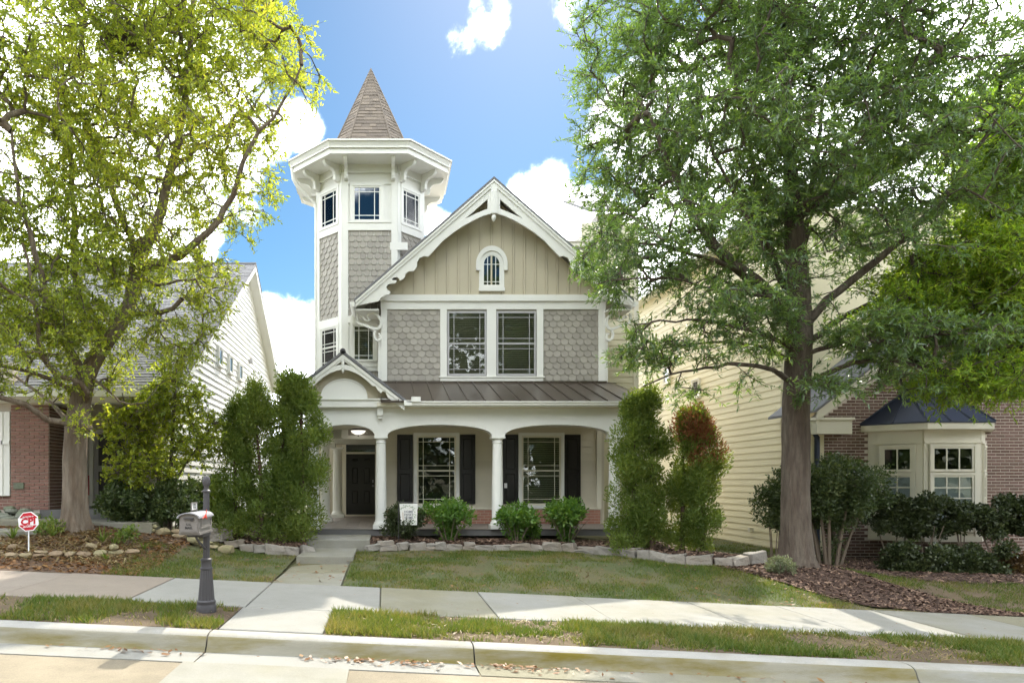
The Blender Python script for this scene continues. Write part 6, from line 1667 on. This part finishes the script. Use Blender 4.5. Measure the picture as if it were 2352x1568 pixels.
for px_, d, r, h, s, lab in ((290, 14.4, .62, .95, 81, 'dark evergreen shrub at the left oak side of the shaded bed'), (400, 14.5, .62, 1.05, 82, 'dark evergreen shrub behind the mailbox'), (470, 15.6, .6, 1.2, 83, 'dark shrub close to the left arborvitae edge')):
    x = X(px_, d); shrub(lab, 'evergreen_shrub', x, d, g(x, d), r, h, M['l_holly'], 7000, (.075, .020), s, 6, .1, .6, 44, csize=(.12, .22))
# bed plants under the left oak
def tuft(label, x, y, n, h, seed, mat='l_bed', w=.012, name='daylily', cat='plant', group='strappy plants under the left oak'):
    rs = np.random.RandomState(seed); zg = g(x, y); V, Fq = [], []
    for k in range(n):
        an = rs.rand() * 6.283; L_ = h * rs.uniform(.6, 1.2); dx_, dy_ = math.cos(an), math.sin(an); b = len(V); s = 6; lean = rs.uniform(.25, .95)
        for i in range(s + 1):
            t = i / s; r = L_ * lean * t; z = zg + L_ * (t * 1.05 - lean * .75 * t * t); ww = w * (1 - t ** 2) + .001
            px_, py_ = x + dx_ * r + rs.normal(0, .004), y + dy_ * r
            V += [(px_ - dy_ * ww, py_ + dx_ * ww, z), (px_ + dy_ * ww, py_ - dx_ * ww, z)]
        Fq += [(b + 2 * i, b + 2 * i + 1, b + 2 * i + 3, b + 2 * i + 2) for i in range(s)]
    root = empty(name, (x, y, zg), label, cat, group)
    np_mesh('leaves', np.array(V), np.array(Fq), M[mat], root); return root
for px_, py, n, h, s, lab in ((235, 1268, 16, .36, 1, 'tall yellow green strappy plant just right of the left oak trunk'), (262, 1240, 14, .26, 2, 'yellow green tuft behind the tall strappy plant'), (330, 1248, 12, .30, 3, 'thin upright green tuft near the mailbox'), (120, 1262, 18, .40, 4, 'arching green tuft left of the left oak trunk'), (30, 1250, 20, .42, 5, 'broad green tuft by the neighbour path'), (244, 1290, 9, .24, 6, 'striped leaf clump among the river stones')):
    d = 12.6 if py < 1280 else 11.75
    tuft(lab, X(px_, d), d, n, h, s)
for px_, s, lab in ((290, 7, 'small pale leafed plant right of the left oak'), (110, 8, 'small green leafy plant under the security sign')):
    x = X(px_, 12.7); shrub(lab, 'bed_plant', x, 12.75, g(x, 12.7), .22, .30, M['l_bed'], 320, (.06, .02), 90 + s, 5, .2, .7, 12, cat='plant')
x = X(1790, 12.55); shrub('small silvery plant at the foot of the right oak', 'silver_herb', x, 12.5, g(x, 12.5), .26, .26, M['l_grey'], 1500, (.05, .010), 99, 8, .1, .8, 26, cat='plant', csize=(.05, .1))
# squirrel nest
rs = np.random.RandomState(77); nc = P(275, 85, 13.4)
nest = empty('squirrel_nest', nc, 'dark ball of twigs high in the left oak', 'nest')
ch = []
for k in range(420):
    a = unit(rs.normal(0, 1, 3)) * rs.uniform(.1, .34) * np.array([1.1, 1, 1.1]); t = unit(np.cross(a, rs.normal(0, 1, 3))) * rs.uniform(.1, .3)
    ch.append((np.array([nc[:] + a - t, nc[:] + a * 1.05, nc[:] + a + t]), [.006, .006, .003]))
tubes_np('twigs', ch, M['twig'], nest, 3, 'stuff')
rs2 = np.random.RandomState(78); v = unit(rs2.normal(0, 1, (1500, 3)))
leaf_obj('dead_leaves', leaves_np(np.array(nc[:]) + v * .27 * rs2.rand(1500, 1) ** .4, unit(rs2.normal(0, 1, (1500, 3))), v, np.full(1500, .1), np.full(1500, .03)), M['soil'], nest)

# ================================================================== small things
def text_part(s, size, mp, mat, parent, name='lettering', depth=.003, bold=0.0, sx=1.0):
    cu = bpy.data.curves.new('txt', 'FONT'); cu.body = s; cu.size = size; cu.align_x = 'CENTER'; cu.align_y = 'CENTER'; cu.extrude = depth / 2; cu.offset = bold; cu.resolution_u = 2
    o = bpy.data.objects.new('txt', cu); COL.objects.link(o)
    dg = bpy.context.evaluated_depsgraph_get(); me = bpy.data.meshes.new_from_object(o.evaluated_get(dg)); bpy.data.objects.remove(o)
    off = wl(parent)
    for v in me.vertices: v.co = mp(v.co.x * sx, v.co.y, v.co.z + depth / 2) - off
    me.name = name; me.materials.clear(); me.materials.append(mat)
    return obj(name, me, parent, off)
# --- mailbox on its cast post
mx, my = X(474, 8.26), 8.26; mz = g(mx, my) + .045
MBX = empty('mailbox', (mx, my, mz), 'grey mailbox with red flag on a dark ornamental post', 'mailbox')
m = MB()
h = lambda y: Z(y, my) - mz
m.lathe((mx, my, mz), [(.118, -.05), (.118, .02), (.112, .035), (.108, .055), (.112, .065), (.112, .085), (.100, .10)], 24)
m.build('base', M['iron'], MBX, smooth=True)
m = MB(); m.lathe((mx, my, mz), [(.098, .10), (.088, .22), (.077, .36), (.068, .462)], 32, .07); m.build('fluted_skirt', M['iron'], MBX)
m = MB(); m.lathe((mx, my, mz), [(.066, .462), (.076, .468), (.076, .485), (.066, .492), (.062, .51), (.062, .56), (.066, .57), (.070, .575), (.070, .59), (.056, .60), (.046, .605)], 24); m.build('collar', M['iron'], MBX, smooth=True)
top_ = h(1092)
m = MB(); m.lathe((mx, my, mz), [(.042, .60), (.040, 1.0), (.038, top_ - .20)], 24, .09); m.build('post', M['iron'], MBX)
m = MB(); m.lathe((mx, my, mz + top_), [(.038, -.20), (.050, -.195), (.050, -.18), (.038, -.172), (.030, -.165), (.030, -.13), (.040, -.115), (.047, -.09), (.047, -.055), (.042, -.025), (.028, -.006), (.004, 0)], 24); m.build('finial', M['iron'], MBX, smooth=True)
# box: axis along the depth
bx0, bx1, by0, by1 = -2.315, -2.095, 7.66, 8.24
bzb, bze, bzt = Z(1226, 7.66), Z(1187, 7.66), Z(1176.5, 7.66)
cxm = (bx0 + bx1) / 2; hw_ = (bx1 - bx0) / 2
def archx(hw, zb, ze, zt, n=12): return [(cxm - hw, zb)] + [(cxm - hw * math.cos(math.pi * k / n), ze + (zt - ze) * math.sin(math.pi * k / n)) for k in range(n + 1)] + [(cxm + hw, zb)]
m = MB(); m.plate([archx(hw_, bzb, bze, bzt - .008)], lambda u, v, w: Vector((u, w, v)), by0 + .012, by1); m.box(bx0 - .008, bx1 + .008, by0 + .02, by1 + .01, bzb - .012, bzb + .012); box_ = m.build('box', M['mailgrey'], MBX)
m = MB(); o1 = archx(hw_ + .022, bze - .012, bze - .012, bzt)[1:-1]; i1 = archx(hw_ + .004, bze - .012, bze - .012, bzt - .012)[1:-1]
m.plate([o1 + i1[::-1]], lambda u, v, w: Vector((u, w, v)), by0 - .03, by1 + .02); m.build('box_roof', M['mailtop'], MBX)
m = MB(); m.plate([archx(hw_ - .012, bzb + .016, bze, bzt - .02)], lambda u, v, w: Vector((u, w, v)), by0, by0 + .016); md = m.build('door', M['mailgrey'], MBX)
m = MB(); fm = front(by0); m.fbox(fm, cxm - .055, cxm + .055, bze - .022, bze - .008, 0, .022); m.fbox(fm, cxm + .02, cxm + .05, bze - .045, bze - .022, 0, .012); m.build('handle', M['iron'], md)
m = MB(); m.fbox(fm, cxm - .09, cxm + .09, bzb + .03, bzb + .036, 0, .004); m.build('hinge_bead', M['mailgrey'], md)
text_part('U.S.', .036, lambda u, v, w: Vector((cxm + u, by0 - w, (bzb + bze) / 2 + .012 + v)), M['mailink'], md, bold=.001)
text_part('MAIL', .040, lambda u, v, w: Vector((cxm + u, by0 - w, (bzb + bze) / 2 - .026 + v)), M['mailink'], md, bold=.001)
fs = Face((bx1, 0, 0), (0, 1, 0), (1, 0, 0))
m = MB(); m.plate([[(by0 + .09, bzb + .055), (by1 - .06, bzb + .055), (by1 - .06, bze - .02), (by0 + .09, bze - .02)], [(by0 + .11, bzb + .075), (by1 - .08, bzb + .075), (by1 - .08, bze - .04), (by0 + .11, bze - .04)]], lambda u, v, w: fs(u, v, w), 0, .008); m.build('side_frame', M['mailgrey'], MBX)
m = MB(); m.box(bx0 + .02, bx1 - .02, by0 + .25, by1 + .05, bzb - .055, bzb - .012); m.tube([(cxm, by0 + .22, bzb - .02), (cxm + .01, by0 + .38, bzb - .12), (mx, my - .04, bzb - .22)], .014, 6); m.build('bracket', M['iron'], MBX)
m = MB(); m.plate([[(by0 + .05, bze - .02), (by0 + .075, bze - .022), (by0 + .20, bze + .02), (by0 + .25, bze + .075), (by0 + .235, bze + .02), (by0 + .255, bze - .035), (by0 + .19, bze - .008)]], lambda u, v, w: fs(u, v, w + .022), 0, .006); m.build('flag', M['red'], MBX)
m = MB(); fp = Face((cxm + .0, 0, 0), (0, 1, 0), (1, 0, 0)); a, b = by0 + .10, by0 + .34
m.plate([[(a, bzt + .015), (b, bzt + .015), (b, bzt + .11), (a, bzt + .11)], [(a + .012, bzt + .027), (b - .012, bzt + .027), (b - .012, bzt + .098), (a + .012, bzt + .098)]], lambda u, v, w: fp(u, v, w), -.006, .006); m.fbox(fp, a + .02, a + .03, bzt - .02, bzt + .02, -.005, .005); m.fbox(fp, b - .03, b - .02, bzt - .02, bzt + .02, -.005, .005)
plt_ = m.build('number_frame', M['mailgrey'], MBX)
m = MB(); m.fbox(fp, a + .012, b - .012, bzt + .027, bzt + .098, -.003, .0); m.build('number_plate', M['signwhite'], plt_)
text_part('112', .075, lambda u, v, w: fp((a + b) / 2 + u, bzt + .0625 + v, w), M['mailink'], plt_, 'numerals', bold=.002)
# --- security sign on a stake
sx_, sy_ = X(65, 11.75), 11.75; szz = Z(1197, 11.75); sgz = g(sx_, sy_)
SG = empty('security_sign', (sx_, sy_, sgz), 'red octagonal security sign on a stake by the left kerbside bed', 'sign')
m = MB(); m.tube([(sx_, sy_ + .012, sgz - .1), (sx_, sy_ + .012, szz + .1)], .012, 6); m.build('stake', M['signwhite'], SG)
fsg = Face((sx_, sy_, 0), (1, .10, 0), (.10, -1, 0))
def octa(r, rot=.13): return [(r * math.cos(math.pi / 8 + k * math.pi / 4 + rot), szz + r * math.sin(math.pi / 8 + k * math.pi / 4 + rot)) for k in range(8)]
m = MB(); m.plate([octa(.178)], lambda u, v, w: fsg(u, v, w), -.006, .002); m.build('plate', M['signwhite'], SG)
m = MB()
band = lambda y0, y1, r=.160: clip_poly(clip_poly(octa(r), 1, szz + y0, False), 1, szz + y1, True)
m.plate([band(.058, .2)], lambda u, v, w: fsg(u, v, w), .002, .005); m.plate([band(-.2, -.062)], lambda u, v, w: fsg(u, v, w), .002, .005); m.build('red_field', M['signred'], SG)
text_part('CPI', .150, lambda u, v, w: fsg(u, szz - .004 + v + .1 * u, w + .004), M['signred'], SG, bold=.006, sx=1.12)
text_part('PROTECTED BY', .026, lambda u, v, w: fsg(u, szz + .082 + v + .1 * u, w + .006), M['signwhite'], SG, bold=.001)
text_part('SECURITY', .038, lambda u, v, w: fsg(u, szz - .088 + v + .1 * u, w + .006), M['signwhite'], SG, bold=.001)
# --- house flag in the bed
fx, fy = X(938, 15.3), 15.28; fz0, fz1 = Z(1206, fy), Z(1157, fy)
FG = empty('garden_flag', (fx, fy, bz(fx, fy)), 'small white garden flag with leafy wreath before the dark shrub', 'flag')
m = MB(); m.tube([(fx - .22, fy + .01, bz(fx, fy) - .1), (fx - .22, fy + .01, fz1 + .03), (fx - .19, fy + .01, fz1 + .045), (fx + .20, fy + .01, fz1 + .02)], .008, 6); m.build('pole', M['iron'], FG)
n = 10; w_ = .20; V = []; 
ffl = front(fy)
cl_ = MB()
def fl_pt(u, v, w=0): return Vector((fx + u * (1 - .10 * v) + .012 * v, fy - w - .016 * math.sin(u * 16) * v, fz1 + .01 - v * (fz1 - fz0)))
for i in range(n):
    for j in range(8):
        u0, u1 = -w_ + 2 * w_ * i / n, -w_ + 2 * w_ * (i + 1) / n
        for ww in (0,): cl_.add([fl_pt(u0, j / 8), fl_pt(u1, j / 8), fl_pt(u1, (j + 1) / 8), fl_pt(u0, (j + 1) / 8), fl_pt(u0, j / 8, .003), fl_pt(u1, j / 8, .003), fl_pt(u1, (j + 1) / 8, .003), fl_pt(u0, (j + 1) / 8, .003)], [(3, 2, 1, 0), (4, 5, 6, 7)])
cl_.build('cloth', M['linen'], FG)
for s_, y_ in (('HOME', .38), ('SWEET', .52), ('HOME', .66)):
    text_part(s_, .072, lambda u, v, w, y_=y_: fl_pt(u, y_ - v / .48, w + .004), M['ink'], FG, bold=.001)
m = MB(); rs = random.Random(3)
for k in range(110):
    t = rs.random()
    if k < 50: an = math.pi * (.1 + .8 * t); u, v = -.02 + .15 * math.cos(an) * rs.uniform(.85, 1.15), .34 - .24 * math.sin(an) * rs.uniform(.8, 1.1)
    elif k < 90: u, v = rs.uniform(-.13, .17), rs.uniform(.82, .94)
    else: u, v = rs.uniform(.10, .17), rs.uniform(.3, .85)
    l, an2 = rs.uniform(.02, .042), rs.random() * 6.3; dx_, dv = math.cos(an2) * l, math.sin(an2) * l / .48
    m.add([fl_pt(u, v, .005), fl_pt(u + dx_ * .5 - math.sin(an2) * .006, v + dv * .5 + math.cos(an2) * .013, .005), fl_pt(u + dx_, v + dv, .005), fl_pt(u + dx_ * .5 + math.sin(an2) * .006, v + dv * .5 - math.cos(an2) * .013, .005)], [(0, 1, 2, 3)])
m.build('wreath_print', M['sage'], FG)
m = MB()
for a_, b_ in (((-.15, .40), (-.15, .90)), ((.0, .20), (.15, .42))): m.add([fl_pt(a_[0], a_[1], .0045), fl_pt(a_[0] + .028, a_[1], .0045), fl_pt(b_[0] + .028, b_[1], .0045), fl_pt(b_[0], b_[1], .0045)], [(0, 1, 2, 3)])
m.build('house_outline_print', M['mortar2'], FG)
